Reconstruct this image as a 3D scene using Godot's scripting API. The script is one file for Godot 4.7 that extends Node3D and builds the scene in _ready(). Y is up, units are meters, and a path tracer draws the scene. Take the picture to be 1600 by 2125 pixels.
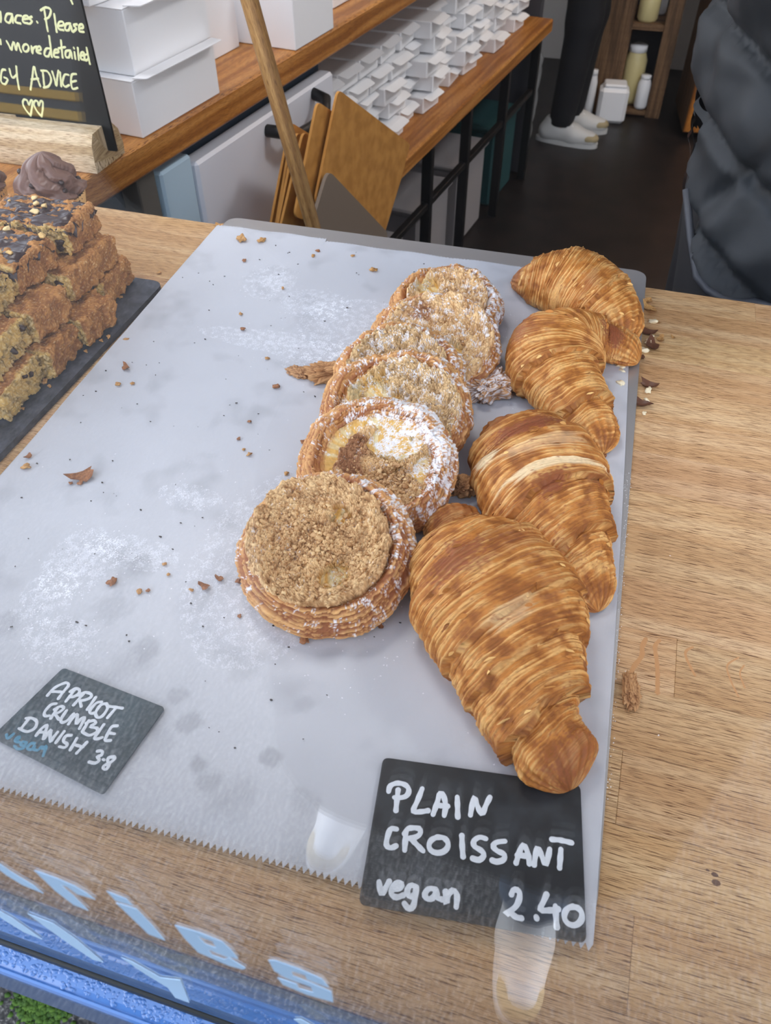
extends Node3D
# A bakery window display seen from the pavement through the shop window. Units are metres, y up, the glass stands across z.

var M := {}          # materials by name
var taken := {}      # how often each name was used

func _ready() -> void:
	# --- camera, sky, exposure -------------------------------------------------------------
	var cam := Camera3D.new()
	cam.name = "camera"
	add_child(cam)
	cam.position = Vector3(0, 1.40, 0)
	cam.rotation_degrees = Vector3(-46.0, 16.7, 0)
	cam.fov = rad_to_deg(2.0 * atan(1062.5 / 1650.0))
	cam.near = 0.01
	cam.far = 200.0
	var lens := CameraAttributesPhysical.new()
	lens.frustum_focal_length = 12.0 / tan(deg_to_rad(cam.fov) / 2.0)
	lens.frustum_near = 0.01
	lens.frustum_far = 200.0
	lens.frustum_focus_distance = 0.56
	lens.exposure_aperture = lens.frustum_focal_length / 1.5
	cam.attributes = lens
	cam.current = true
	var sky_mat := ProceduralSkyMaterial.new()
	sky_mat.sky_top_color = Color(0.52, 0.58, 0.68)
	sky_mat.sky_horizon_color = Color(0.975, 0.985, 1.0)
	sky_mat.sky_curve = 0.4
	sky_mat.sky_energy_multiplier = 1.3
	sky_mat.ground_bottom_color = Color(0.25, 0.25, 0.26)
	sky_mat.ground_horizon_color = Color(0.45, 0.46, 0.48)
	var sky := Sky.new()
	sky.sky_material = sky_mat
	var env := Environment.new()
	env.background_mode = Environment.BG_SKY
	env.sky = sky
	env.tonemap_mode = Environment.TONE_MAPPER_LINEAR
	env.tonemap_exposure = EXPOSURE
	env.sdfgi_enabled = true
	env.ssao_enabled = true
	env.ssil_enabled = true
	var we := WorldEnvironment.new()
	we.name = "world_environment"
	we.environment = env
	add_child(we)
	make_materials()
	build_shell()
	build_street()
	build_counter()
	build_tray()
	build_croissants()
	build_danishes()
	build_tags()
	build_cakes()
	build_added_lamps()
	build_bench()
	build_back()
	build_people()
	build_crumbs()

const ADDED_LAMP := 0.36  # strength of the added, unseen ceiling lamps
const EXPOSURE := 3.3

# ------------------------------------------------------------------ naming and tagging
func numbered(called: String) -> String:
	var n: int = taken.get(called, 0)
	taken[called] = n + 1
	return called if n == 0 else "%s_%03d" % [called, n]

func tag(o: Node3D, label := "", category := "", group := "", kind := "") -> void:
	if label: o.set_meta("label", label)
	if category: o.set_meta("category", category)
	if group: o.set_meta("group", group)
	if kind: o.set_meta("kind", kind)

func thing(called: String, label: String, category: String, at := Vector3.ZERO, turn := 0.0, group := "") -> Node3D:
	var o := Node3D.new()
	o.name = numbered(called)
	add_child(o)
	o.position = at
	o.rotation.y = turn
	tag(o, label, category, group)
	return o

func put(called: String, mesh: Mesh, mat: Material, parent: Node3D = null, at := Vector3.ZERO) -> MeshInstance3D:
	var o := MeshInstance3D.new()
	o.mesh = mesh
	o.material_override = mat
	o.position = at
	if parent == null:
		o.name = numbered(called)
		add_child(o)
	else:
		var n := 0
		var nm := called
		while parent.has_node(nm):
			n += 1
			nm = "%s_%03d" % [called, n]
		o.name = nm
		parent.add_child(o)
	return o

func struct(called: String, mesh: Mesh, mat: Material, parent: Node3D = null, at := Vector3.ZERO) -> MeshInstance3D:
	var o := put(called, mesh, mat, parent, at)
	o.set_meta("kind", "structure")
	return o

# ------------------------------------------------------------------ mesh building
class MB:
	var v := PackedVector3Array()
	var c := PackedColorArray()
	var uv := PackedVector2Array()
	var idx := PackedInt32Array()
	var st: SurfaceTool
	var col := Color.WHITE
	func add(p: Vector3, t := Vector2.ZERO) -> int:
		v.append(p)
		c.append(col)
		uv.append(t)
		return v.size() - 1
	func tri(a: int, b: int, d: int) -> void:
		idx.append(a)
		idx.append(b)
		idx.append(d)
	func quad(a: int, b: int, d: int, e: int) -> void:
		tri(a, b, d)
		tri(a, d, e)
	# flat polygon with vertices of its own
	var fv := PackedVector3Array()
	var fn := PackedVector3Array()
	var fc := PackedColorArray()
	var fuv := PackedVector2Array()
	var fidx := PackedInt32Array()
	func face(pts: Array, t := []) -> void:
		var base := fv.size()
		var nrm: Vector3 = (pts[2] - pts[0]).cross(pts[1] - pts[0]).normalized()
		for i in pts.size():
			fv.append(pts[i])
			fn.append(nrm)
			fc.append(col)
			fuv.append(t[i] if t.size() > i else Vector2.ZERO)
		for i in range(1, pts.size() - 1):
			fidx.append(base)
			fidx.append(base + i)
			fidx.append(base + i + 1)
	# nu x nv grid of vertices already added from index base (row by row)
	func grid(base: int, nu: int, nv: int, wrap_u := false) -> void:
		var lim := nu if wrap_u else nu - 1
		for j in nv - 1:
			for i in lim:
				var k := (i + 1) % nu
				var a := base + j * nu + i
				var b := base + j * nu + k
				var d := a + nu
				var e := b + nu
				idx.append(a)
				idx.append(b)
				idx.append(d)
				idx.append(b)
				idx.append(e)
				idx.append(d)
	func done() -> ArrayMesh:
		var arr := []
		arr.resize(Mesh.ARRAY_MAX)
		if idx.size() > 0:
			arr[Mesh.ARRAY_VERTEX] = v
			arr[Mesh.ARRAY_COLOR] = c
			arr[Mesh.ARRAY_TEX_UV] = uv
			arr[Mesh.ARRAY_INDEX] = idx
			var s := SurfaceTool.new()
			s.create_from_arrays(arr)
			s.generate_normals()
			arr = s.commit_to_arrays()
			var n0: int = arr[Mesh.ARRAY_VERTEX].size()
			var ii: PackedInt32Array = arr[Mesh.ARRAY_INDEX] if arr[Mesh.ARRAY_INDEX] != null else PackedInt32Array(range(n0))
			for k in fidx: ii.append(k + n0)
			var vv: PackedVector3Array = arr[Mesh.ARRAY_VERTEX]
			vv.append_array(fv)
			var nn: PackedVector3Array = arr[Mesh.ARRAY_NORMAL]
			nn.append_array(fn)
			var cc: PackedColorArray = arr[Mesh.ARRAY_COLOR]
			cc.append_array(fc)
			var uu: PackedVector2Array = arr[Mesh.ARRAY_TEX_UV]
			uu.append_array(fuv)
			return _mesh(vv, nn, cc, uu, ii)
		return _mesh(fv, fn, fc, fuv, fidx)
	func _mesh(vv: PackedVector3Array, nn: PackedVector3Array, cc: PackedColorArray, uu: PackedVector2Array, ii: PackedInt32Array) -> ArrayMesh:
		var arr := []
		arr.resize(Mesh.ARRAY_MAX)
		arr[Mesh.ARRAY_VERTEX] = vv
		arr[Mesh.ARRAY_NORMAL] = nn
		arr[Mesh.ARRAY_COLOR] = cc
		arr[Mesh.ARRAY_TEX_UV] = uu
		arr[Mesh.ARRAY_TEX_UV2] = uu
		arr[Mesh.ARRAY_INDEX] = ii
		var out := ArrayMesh.new()
		out.add_surface_from_arrays(Mesh.PRIMITIVE_TRIANGLES, arr)
		return out
	# a box with chamfered edges, centred on at
	func box(at: Vector3, size: Vector3, b := 0.001, basis := Basis()) -> void:
		var h := size / 2.0
		b = minf(b, minf(h.x, minf(h.y, h.z)) * 0.9)
		var axes := [Vector3.RIGHT, Vector3.UP, Vector3.BACK]
		for ax in 3:
			var n: Vector3 = axes[ax]
			var u: Vector3 = axes[(ax + 1) % 3]
			var w: Vector3 = axes[(ax + 2) % 3]
			var hn: float = h[ax]
			var hu: float = h[(ax + 1) % 3]
			var hw: float = h[(ax + 2) % 3]
			for s in [-1.0, 1.0]:
				var q := []
				var t := []
				for k in [[-1, -1], [1, -1], [1, 1], [-1, 1]]:
					q.append(at + basis * (n * hn * s + u * (hu - b) * k[0] + w * (hw - b) * k[1]))
					t.append(Vector2(hu * k[0] + at.x, hw * k[1] + at.z))
				if s > 0:
					q.reverse()
					t.reverse()
				face(q, t)
			# the four edges along n
			for s in [-1.0, 1.0]:
				for r in [-1.0, 1.0]:
					var q := []
					for k in [-1.0, 1.0]:
						q.append(at + basis * (n * (hn - b) * k + u * hu * s + w * (hw - b) * r))
					for k in [1.0, -1.0]:
						q.append(at + basis * (n * (hn - b) * k + u * (hu - b) * s + w * hw * r))
					if s * r < 0:
						q.reverse()
					face(q)
		for sx in [-1.0, 1.0]:
			for sy in [-1.0, 1.0]:
				for sz in [-1.0, 1.0]:
					var q := [at + basis * Vector3(h.x * sx, (h.y - b) * sy, (h.z - b) * sz), at + basis * Vector3((h.x - b) * sx, h.y * sy, (h.z - b) * sz), at + basis * Vector3((h.x - b) * sx, (h.y - b) * sy, h.z * sz)]
					if sx * sy * sz > 0:
						q.reverse()
					face(q)
	# round bar from a to b
	func tube(a: Vector3, b: Vector3, ra: float, rb: float, n := 16, caps := true) -> void:
		path([a, b], [ra, rb], n, caps)
	func path(pts: Array, radii: Array, n := 12, caps := true) -> void:
		var base := v.size()
		var rows := 0
		var prev := Vector3.ZERO
		for i in pts.size():
			var d: Vector3 = (pts[mini(i + 1, pts.size() - 1)] - pts[maxi(i - 1, 0)]).normalized()
			var side := d.cross(Vector3.UP if absf(d.y) < 0.95 else Vector3.RIGHT).normalized() if prev == Vector3.ZERO else (prev - d * prev.dot(d)).normalized()
			prev = side
			var up := side.cross(d)
			for k in n:
				var a := TAU * k / n
				add(pts[i] + (side * cos(a) + up * sin(a)) * radii[i], Vector2(float(k) / n, i))
			rows += 1
		grid(base, n, rows, true)
		if caps:
			for e in [0, pts.size() - 1]:
				var m := add(pts[e], Vector2.ZERO)
				for k in n:
					var a: int = base + e * n + k
					var b2: int = base + e * n + (k + 1) % n
					if e == 0: tri(m, b2, a)
					else: tri(m, a, b2)

func boxmesh(size: Vector3, b := 0.001) -> ArrayMesh:
	var m := MB.new()
	m.box(Vector3.ZERO, size, b)
	return m.done()

# a flat outline (x, z) given height, both faces and the rim, optional wall chamfer
func slab(outline: PackedVector2Array, y0: float, y1: float, m: MB = null) -> MB:
	if m == null: m = MB.new()
	var t := Geometry2D.triangulate_polygon(outline)
	for side in 2:
		var base := m.v.size()
		for p in outline:
			m.add(Vector3(p.x, y1 if side else y0, p.y), p)
		for i in range(0, t.size(), 3):
			var a := outline[t[i]]
			var b := outline[t[i + 1]]
			var d := outline[t[i + 2]]
			var up := (b - a).cross(d - a) > 0.0
			if up == (side == 1): m.tri(base + t[i], base + t[i + 1], base + t[i + 2])
			else: m.tri(base + t[i], base + t[i + 2], base + t[i + 1])
	var turn := 0.0
	for i in outline.size():
		turn += outline[i].cross(outline[(i + 1) % outline.size()])
	for i in outline.size():
		var p := outline[i]
		var q := outline[(i + 1) % outline.size()]
		var f := [Vector3(p.x, y0, p.y), Vector3(q.x, y0, q.y), Vector3(q.x, y1, q.y), Vector3(p.x, y1, p.y)]
		if turn < 0: f.reverse()
		m.face(f, [p, q, q, p])
	return m

func rounded(corners: Array, r: float, n := 6) -> PackedVector2Array:
	var out := PackedVector2Array()
	for i in corners.size():
		var p: Vector2 = corners[i]
		var a: Vector2 = (corners[i - 1] - p).normalized()
		var b: Vector2 = (corners[(i + 1) % corners.size()] - p).normalized()
		for k in n + 1:
			var f := float(k) / n
			out.append(p + a * r * pow(1.0 - f, 2.0) + b * r * pow(f, 2.0))
	return out

# hand lettering: "x,y x,y;x,y ..." in tenths of a millimetre, drawn as raised round-ended strokes
func strokes(text: String, width: float, high: float, smooth := true, flip := 1.0) -> ArrayMesh:
	var m := MB.new()
	for s in text.split(";"):
		var pts := PackedVector2Array()
		for w in s.split(" ", false):
			var xy := w.split_floats(",")
			pts.append(Vector2(xy[0], xy[1] * flip) * 0.0001)
		ribbon(m, pts, width, high, smooth)
	return m.done()

func ribbon(m: MB, pts: PackedVector2Array, width: float, high: float, smooth := true) -> void:
	var cv := Curve2D.new()
	for i in pts.size():
		var tan_ := (pts[mini(i + 1, pts.size() - 1)] - pts[maxi(i - 1, 0)]) / 6.0 if smooth else Vector2.ZERO
		cv.add_point(pts[i], -tan_, tan_)
	cv.bake_interval = width * 0.35
	var L := cv.get_baked_length()
	var n := maxi(4, int(L / (width * 0.35)))
	var rows := []
	var r := width / 2.0
	for k in 5:                      # rounded start
		rows.append([0.0, -r * cos(k * PI / 10.0), r * sin(k * PI / 10.0)])
	for i in range(n + 1):
		rows.append([L * i / n, 0.0, r])
	for k in range(4, -1, -1):
		rows.append([L, r * cos(k * PI / 10.0), r * sin(k * PI / 10.0)])
	var base := m.v.size()
	for row in rows:
		var p := cv.sample_baked(row[0], true)
		var e := minf(width * 0.3, L * 0.45)
		var d := (cv.sample_baked(minf(row[0] + e, L), true) - cv.sample_baked(maxf(row[0] - e, 0.0), true)).normalized()
		var nn := Vector2(-d.y, d.x)
		var wob := 1.0 + 0.10 * sin(row[0] * 900.0 + p.x * 700.0)
		p += d * row[1]
		for k in 5:
			var f := (k - 2) / 2.0
			var q: Vector2 = p + nn * (f * row[2] * wob)
			m.add(Vector3(q.x, high * (1.0 - f * f) * minf(1.0, row[2] / r + 0.15), q.y))
	m.grid(base, 5, rows.size())

static func sm(a: float, b: float, x: float) -> float:
	var t := clampf((x - a) / (b - a), 0.0, 1.0)
	return t * t * (3.0 - 2.0 * t)

func noise(seed_: int, freq: float, kind := FastNoiseLite.TYPE_SIMPLEX_SMOOTH, oct := 3) -> FastNoiseLite:
	var n := FastNoiseLite.new()
	n.seed = seed_
	n.noise_type = kind
	n.frequency = freq
	n.fractal_type = FastNoiseLite.FRACTAL_FBM if oct > 1 else FastNoiseLite.FRACTAL_NONE
	n.fractal_octaves = oct
	return n

func cells(seed_: int, freq: float) -> FastNoiseLite:
	var n := FastNoiseLite.new()
	n.seed = seed_
	n.noise_type = FastNoiseLite.TYPE_CELLULAR
	n.frequency = freq
	n.cellular_return_type = FastNoiseLite.RETURN_DISTANCE
	n.cellular_jitter = 1.0
	n.fractal_type = FastNoiseLite.FRACTAL_NONE
	return n

# ------------------------------------------------------------------ materials
func ntex(seed_: int, freq: float, stops: Array, size := 512, oct := 4, kind := FastNoiseLite.TYPE_SIMPLEX_SMOOTH) -> NoiseTexture2D:
	var t := NoiseTexture2D.new()
	t.width = size
	t.height = size
	t.seamless = true
	t.noise = noise(seed_, freq, kind, oct)
	var g := Gradient.new()
	var off := PackedFloat32Array()
	var cols := PackedColorArray()
	for s in stops:
		off.append(s[0])
		cols.append(s[1])
	g.offsets = off
	g.colors = cols
	t.color_ramp = g
	return t

func mat(c: Color, rough := 0.6, metal := 0.0) -> StandardMaterial3D:
	var m := StandardMaterial3D.new()
	m.albedo_color = c
	m.roughness = rough
	m.metallic = metal
	return m

func vmat(rough := 0.7) -> StandardMaterial3D:
	var m := mat(Color.WHITE, rough)
	m.vertex_color_use_as_albedo = true
	return m

func grey(v: float) -> Color:
	return Color(v, v, v)

func tri_tex(m: StandardMaterial3D, t: Texture2D, scale: Vector3, bump := 0.0, bt: Texture2D = null) -> StandardMaterial3D:
	m.albedo_texture = t
	m.uv1_triplanar = true
	m.uv1_scale = scale
	if bump > 0.0:
		m.heightmap_enabled = true
		m.heightmap_texture = bt if bt else t
		m.heightmap_scale = bump
	return m

func wood(light: Color, mid: Color, dark: Color, seed_: int, rough := 0.5) -> StandardMaterial3D:
	var m := mat(Color.WHITE, rough)
	m.vertex_color_use_as_albedo = true
	m.albedo_texture = ntex(seed_, 0.006, [[0.25, dark], [0.5, mid], [0.78, light]], 512, 5)
	m.uv1_scale = Vector3(0.6, 12.0, 1.0)
	m.detail_enabled = true
	m.detail_blend_mode = BaseMaterial3D.BLEND_MODE_MUL
	m.detail_albedo = ntex(seed_ + 1, 0.028, [[0.0, Color(0.40, 0.30, 0.20)], [0.32, Color(0.55, 0.44, 0.32)], [0.38, Color(0.95, 0.93, 0.90)], [0.62, Color.WHITE], [1.0, Color(0.93, 0.90, 0.86)]], 1024, 3)
	m.detail_uv_layer = BaseMaterial3D.DETAIL_UV_2
	m.uv2_scale = Vector3(1.7, 66.0, 1.0)
	return m

func make_materials() -> void:
	M.oak = wood(Color(0.89, 0.75, 0.57), Color(0.855, 0.70, 0.51), Color(0.81, 0.64, 0.445), 11, 0.55)
	M.bench = wood(Color(0.82, 0.58, 0.30), Color(0.75, 0.50, 0.22), Color(0.64, 0.40, 0.16), 21, 0.45)
	M.pine = wood(Color(0.95, 0.87, 0.73), Color(0.91, 0.82, 0.67), Color(0.84, 0.73, 0.56), 31, 0.6)
	M.pole = wood(Color(0.78, 0.62, 0.40), Color(0.70, 0.54, 0.33), Color(0.60, 0.44, 0.25), 41, 0.5)
	M.ray = mat(Color(0.78, 0.57, 0.36), 0.5)
	M.knot = mat(Color(0.36, 0.22, 0.12), 0.5)
	M.tray = mat(Color(0.80, 0.79, 0.785), 0.36, 0.7)
	M.crust = vmat(0.50)
	M.crust.metallic_specular = 0.36
	M.crumb = vmat(0.8)
	M.crumb.metallic_specular = 0.3
	M.sugar = mat(Color(0.95, 0.95, 0.96), 0.9)
	M.slate = tri_tex(mat(Color(1, 1, 1), 0.62), ntex(51, 0.02, [[0.2, Color(0.20, 0.21, 0.24)], [0.8, Color(0.29, 0.30, 0.34)]], 512), Vector3(6, 6, 6), 0.06)
	M.tag = tri_tex(mat(Color(1, 1, 1), 0.42), ntex(52, 0.012, [[0.3, Color(0.13, 0.14, 0.15)], [0.75, Color(0.19, 0.205, 0.22)]], 512), Vector3(7, 7, 7))
	M.tag_teal = tri_tex(mat(Color(1, 1, 1), 0.45), ntex(53, 0.012, [[0.3, Color(0.16, 0.22, 0.25)], [0.75, Color(0.21, 0.28, 0.31)]], 512), Vector3(7, 7, 7))
	M.pen = mat(Color(0.88, 0.90, 0.92), 0.6)
	M.pen_blue = mat(Color(0.30, 0.58, 0.70), 0.6)
	M.pen_yellow = mat(Color(0.86, 0.87, 0.66), 0.6)
	M.board = mat(Color(0.085, 0.10, 0.105), 0.5)
	M.card_white = mat(Color(0.97, 0.97, 0.975), 0.55)
	M.added_lamp_glow = mat(Color(0.9, 0.85, 0.78), 0.5)  # glowing panel of the added ceiling lamps
	M.added_lamp_glow.emission_enabled = true
	M.added_lamp_glow.emission = Color(1.0, 0.88, 0.72)
	M.added_lamp_glow.emission_energy_multiplier = 0.8
	M.post = mat(Color(0.40, 0.38, 0.35), 0.8)
	M.carton_grey = mat(Color(0.62, 0.60, 0.60), 0.6)
	M.kraft = tri_tex(mat(Color(1, 1, 1), 0.75), ntex(54, 0.02, [[0.2, Color(0.70, 0.48, 0.20)], [0.8, Color(0.80, 0.57, 0.27)]], 256), Vector3(5, 5, 5))
	M.carton = mat(Color(0.50, 0.44, 0.38), 0.8)
	M.fridge = mat(Color(0.90, 0.91, 0.94), 0.35)
	M.fridge_side = mat(Color(0.74, 0.84, 0.90), 0.4)
	M.navy = mat(Color(0.12, 0.20, 0.27), 0.6)
	M.black = mat(Color(0.05, 0.05, 0.055), 0.45)
	M.floor = tri_tex(mat(Color(1, 1, 1), 0.42), ntex(55, 0.01, [[0.2, Color(0.085, 0.070, 0.066)], [0.8, Color(0.13, 0.105, 0.098)]], 512), Vector3(1.5, 1.5, 1.5))
	M.wall = mat(Color(0.80, 0.79, 0.78), 0.8)
	M.wall_dark = mat(Color(0.26, 0.26, 0.28), 0.8)
	M.ceiling = mat(Color(0.90, 0.90, 0.89), 0.9)
	M.blue_paint = mat(Color(0.30, 0.47, 0.71), 0.16)
	M.blue_paint.clearcoat_enabled = true
	M.blue_paint.clearcoat = 0.8
	M.blue_paint.clearcoat_roughness = 0.05
	M.bead = mat(Color(0.47, 0.50, 0.53), 0.35)
	M.seal = mat(Color(0.07, 0.10, 0.11), 0.6)
	M.vinyl = mat(Color(0.67, 0.79, 0.90), 0.45)
	var g := mat(Color(0.05, 0.09, 0.08, 0.01), 0.0)
	g.transparency = BaseMaterial3D.TRANSPARENCY_ALPHA
	M.glass = g
	M.tarmac = tri_tex(mat(Color(1, 1, 1), 0.85), ntex(56, 0.09, [[0.2, Color(0.17, 0.165, 0.155)], [0.55, Color(0.30, 0.29, 0.275)], [0.8, Color(0.54, 0.525, 0.50)]], 512, 3), Vector3(2.2, 2.2, 2.2), 0.5)
	M.road = tri_tex(mat(Color(1, 1, 1), 0.7), ntex(57, 0.1, [[0.2, Color(0.10, 0.105, 0.11)], [0.8, Color(0.21, 0.215, 0.22)]], 512, 3), Vector3(2, 2, 2), 0.4)
	M.kerb = tri_tex(mat(Color(1, 1, 1), 0.8), ntex(58, 0.05, [[0.2, Color(0.42, 0.41, 0.40)], [0.8, Color(0.56, 0.55, 0.53)]], 256), Vector3(2, 2, 2))
	M.yellow = mat(Color(0.82, 0.62, 0.10), 0.7)
	M.moss = vmat(0.9)
	M.brick = mat(Color(0.50, 0.33, 0.26), 0.9)
	M.render_pale = mat(Color(0.72, 0.70, 0.66), 0.85)
	M.pane_dark = mat(Color(0.10, 0.11, 0.13), 0.1)
	M.skin = mat(Color(0.80, 0.60, 0.50), 0.55)
	M.skin.subsurf_scatter_enabled = true
	M.skin.subsurf_scatter_strength = 0.1
	M.hair = mat(Color(0.16, 0.11, 0.08), 0.5)
	M.jacket = mat(Color(0.095, 0.115, 0.135), 0.65)
	M.jacket_trim = mat(Color(0.22, 0.23, 0.255), 0.55)
	M.trousers_dark = mat(Color(0.085, 0.085, 0.10), 0.8)
	M.jeans = tri_tex(mat(Color(1, 1, 1), 0.85), ntex(59, 0.15, [[0.2, Color(0.30, 0.37, 0.46)], [0.8, Color(0.44, 0.51, 0.60)]], 256), Vector3(9, 9, 9))
	M.coat = mat(Color(0.10, 0.10, 0.12), 0.7)
	M.trainer = mat(Color(0.80, 0.80, 0.79), 0.5)
	M.trainer_toe = mat(Color(0.66, 0.60, 0.46), 0.7)
	M.apron = mat(Color(0.62, 0.61, 0.60), 0.8)
	M.teal = mat(Color(0.14, 0.30, 0.31), 0.6)
	M.shelf_wood = wood(Color(0.56, 0.43, 0.30), Color(0.48, 0.36, 0.25), Color(0.38, 0.28, 0.19), 61, 0.6)
	M.orange_wood = wood(Color(0.80, 0.52, 0.20), Color(0.72, 0.45, 0.16), Color(0.60, 0.36, 0.12), 71, 0.45)
	M.jar = mat(Color(0.86, 0.80, 0.58), 0.4)
	M.chocolate = mat(Color(0.21, 0.13, 0.10), 0.35)
	M.milk_choc = mat(Color(0.40, 0.25, 0.17), 0.45)
	M.white_choc = mat(Color(0.94, 0.88, 0.74), 0.45)
	M.frosting = mat(Color(0.44, 0.32, 0.27), 0.42)
	M.wrapper = mat(Color(0.86, 0.70, 0.46), 0.7)
	M.flake_tan = tri_tex(mat(Color(1, 1, 1), 0.7), ntex(62, 0.05, [[0.2, Color(0.62, 0.42, 0.22)], [0.8, Color(0.86, 0.68, 0.42)]], 256), Vector3(30, 30, 30))
	M.flake_brown = tri_tex(mat(Color(1, 1, 1), 0.75), ntex(63, 0.05, [[0.2, Color(0.46, 0.28, 0.17)], [0.8, Color(0.68, 0.46, 0.28)]], 256), Vector3(30, 30, 30))
	M.speck = mat(Color(0.22, 0.18, 0.15), 0.7)

const TAG_A := "124,148 133,201 143,253;80,168 81,137 114,113 158,114 178,139 169,170 131,190 119,191;239,108 233,171 227,231 262,224 296,208;325,218 330,152 332,106 349,106 374,159 379,207;329,170 384,158;420,100 445,197;503,168 500,111 502,75 526,113 556,149 566,101 577,53;170,342 144,350 140,394 147,430 170,437 191,421;219,342 237,426;216,352 223,327 243,314 277,308 289,326 276,349 248,366;252,365 286,386 321,405;372,323 400,317 423,327 432,348 425,372 403,391 375,397 352,388 343,367 350,342 372,323;485,281 499,333 513,377;598,262 568,264 546,291 556,314 590,324 607,342 590,370 559,372;689,248 655,263 640,286 663,303 699,310 701,335 673,354 650,354;761,333 767,280 777,241 798,257 815,294 821,319;761,296 813,285;844,317 844,267 848,231 873,267 898,300 903,258 904,225;956,210 959,255 962,296;908,173 948,165 1000,162;163,605 176,632 190,653 199,621 207,588;232,619 267,598 267,581 244,582 230,611 233,638 258,646 285,629;335,575 308,575 299,606 320,625 340,602 335,573 342,620 343,662 325,676 303,662;423,559 393,566 381,596 401,611 423,596 429,564 440,591 463,594;471,556 486,607 486,569 503,540 525,557 533,605;766,480 771,458 794,455 804,480 794,527 753,575 774,561 802,571 827,569;892,546 894,549;921,434 912,471 904,507 944,499 982,482;968,475 977,518 987,560;1046,452 1070,452 1087,468 1090,493 1078,517 1057,531 1033,530 1016,515 1013,490 1024,466 1046,452"
const TAG_B := "17,183 27,130 67,84 93,94 88,137 86,184;30,153 89,139;142,108 135,186;124,125 138,101 166,101 175,124 159,149 143,154;202,115 188,194;181,133 205,106 243,107 252,126 230,149 206,160;206,160 232,189;279,117 275,196;324,133 301,148 292,195 304,212 320,206;356,135 331,151 329,201 354,223 375,207 377,158 356,135;420,145 407,209;371,147 406,141 454,135;90,215 68,230 60,277 76,297 97,290;113,233 114,301;103,248 125,221 147,227 138,254 117,272;120,271 160,294;170,236 170,288 186,305 207,287 217,242;225,303 227,263 240,238 264,292 273,257 288,245 296,309;319,255 321,321;313,271 341,247 363,256 347,282 387,282 394,303 368,330 327,325;409,252 405,296 403,338 424,334 439,322;482,238 456,253 459,311 464,332 491,324;462,287 491,284;2,334 -4,401;-14,339 21,330 55,343 64,379 36,407 -14,403;97,412 101,372 118,343 132,382 144,418;103,389 137,382;150,415 154,360 168,390 191,422 192,391 196,363;227,350 221,418;275,358 251,369 254,399 284,409 282,429 253,433;314,366 317,433;377,370 359,439;316,400 371,400;458,398 481,391 489,411 474,427 494,439 481,461 449,464;512,431 516,432;557,402 534,413 539,433 555,447 555,474 537,474 533,461 555,436 566,410 557,402"
const TAG_V := "-57,454 -37,471 -24,440;7,462 21,452 14,444 4,457 10,472 37,472;69,462 48,465 52,482 73,480 72,461 75,494 50,507 24,498;115,456 96,462 96,490 121,488 122,461 131,485 153,484;157,479 163,458 177,471 183,449 199,502"
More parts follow.
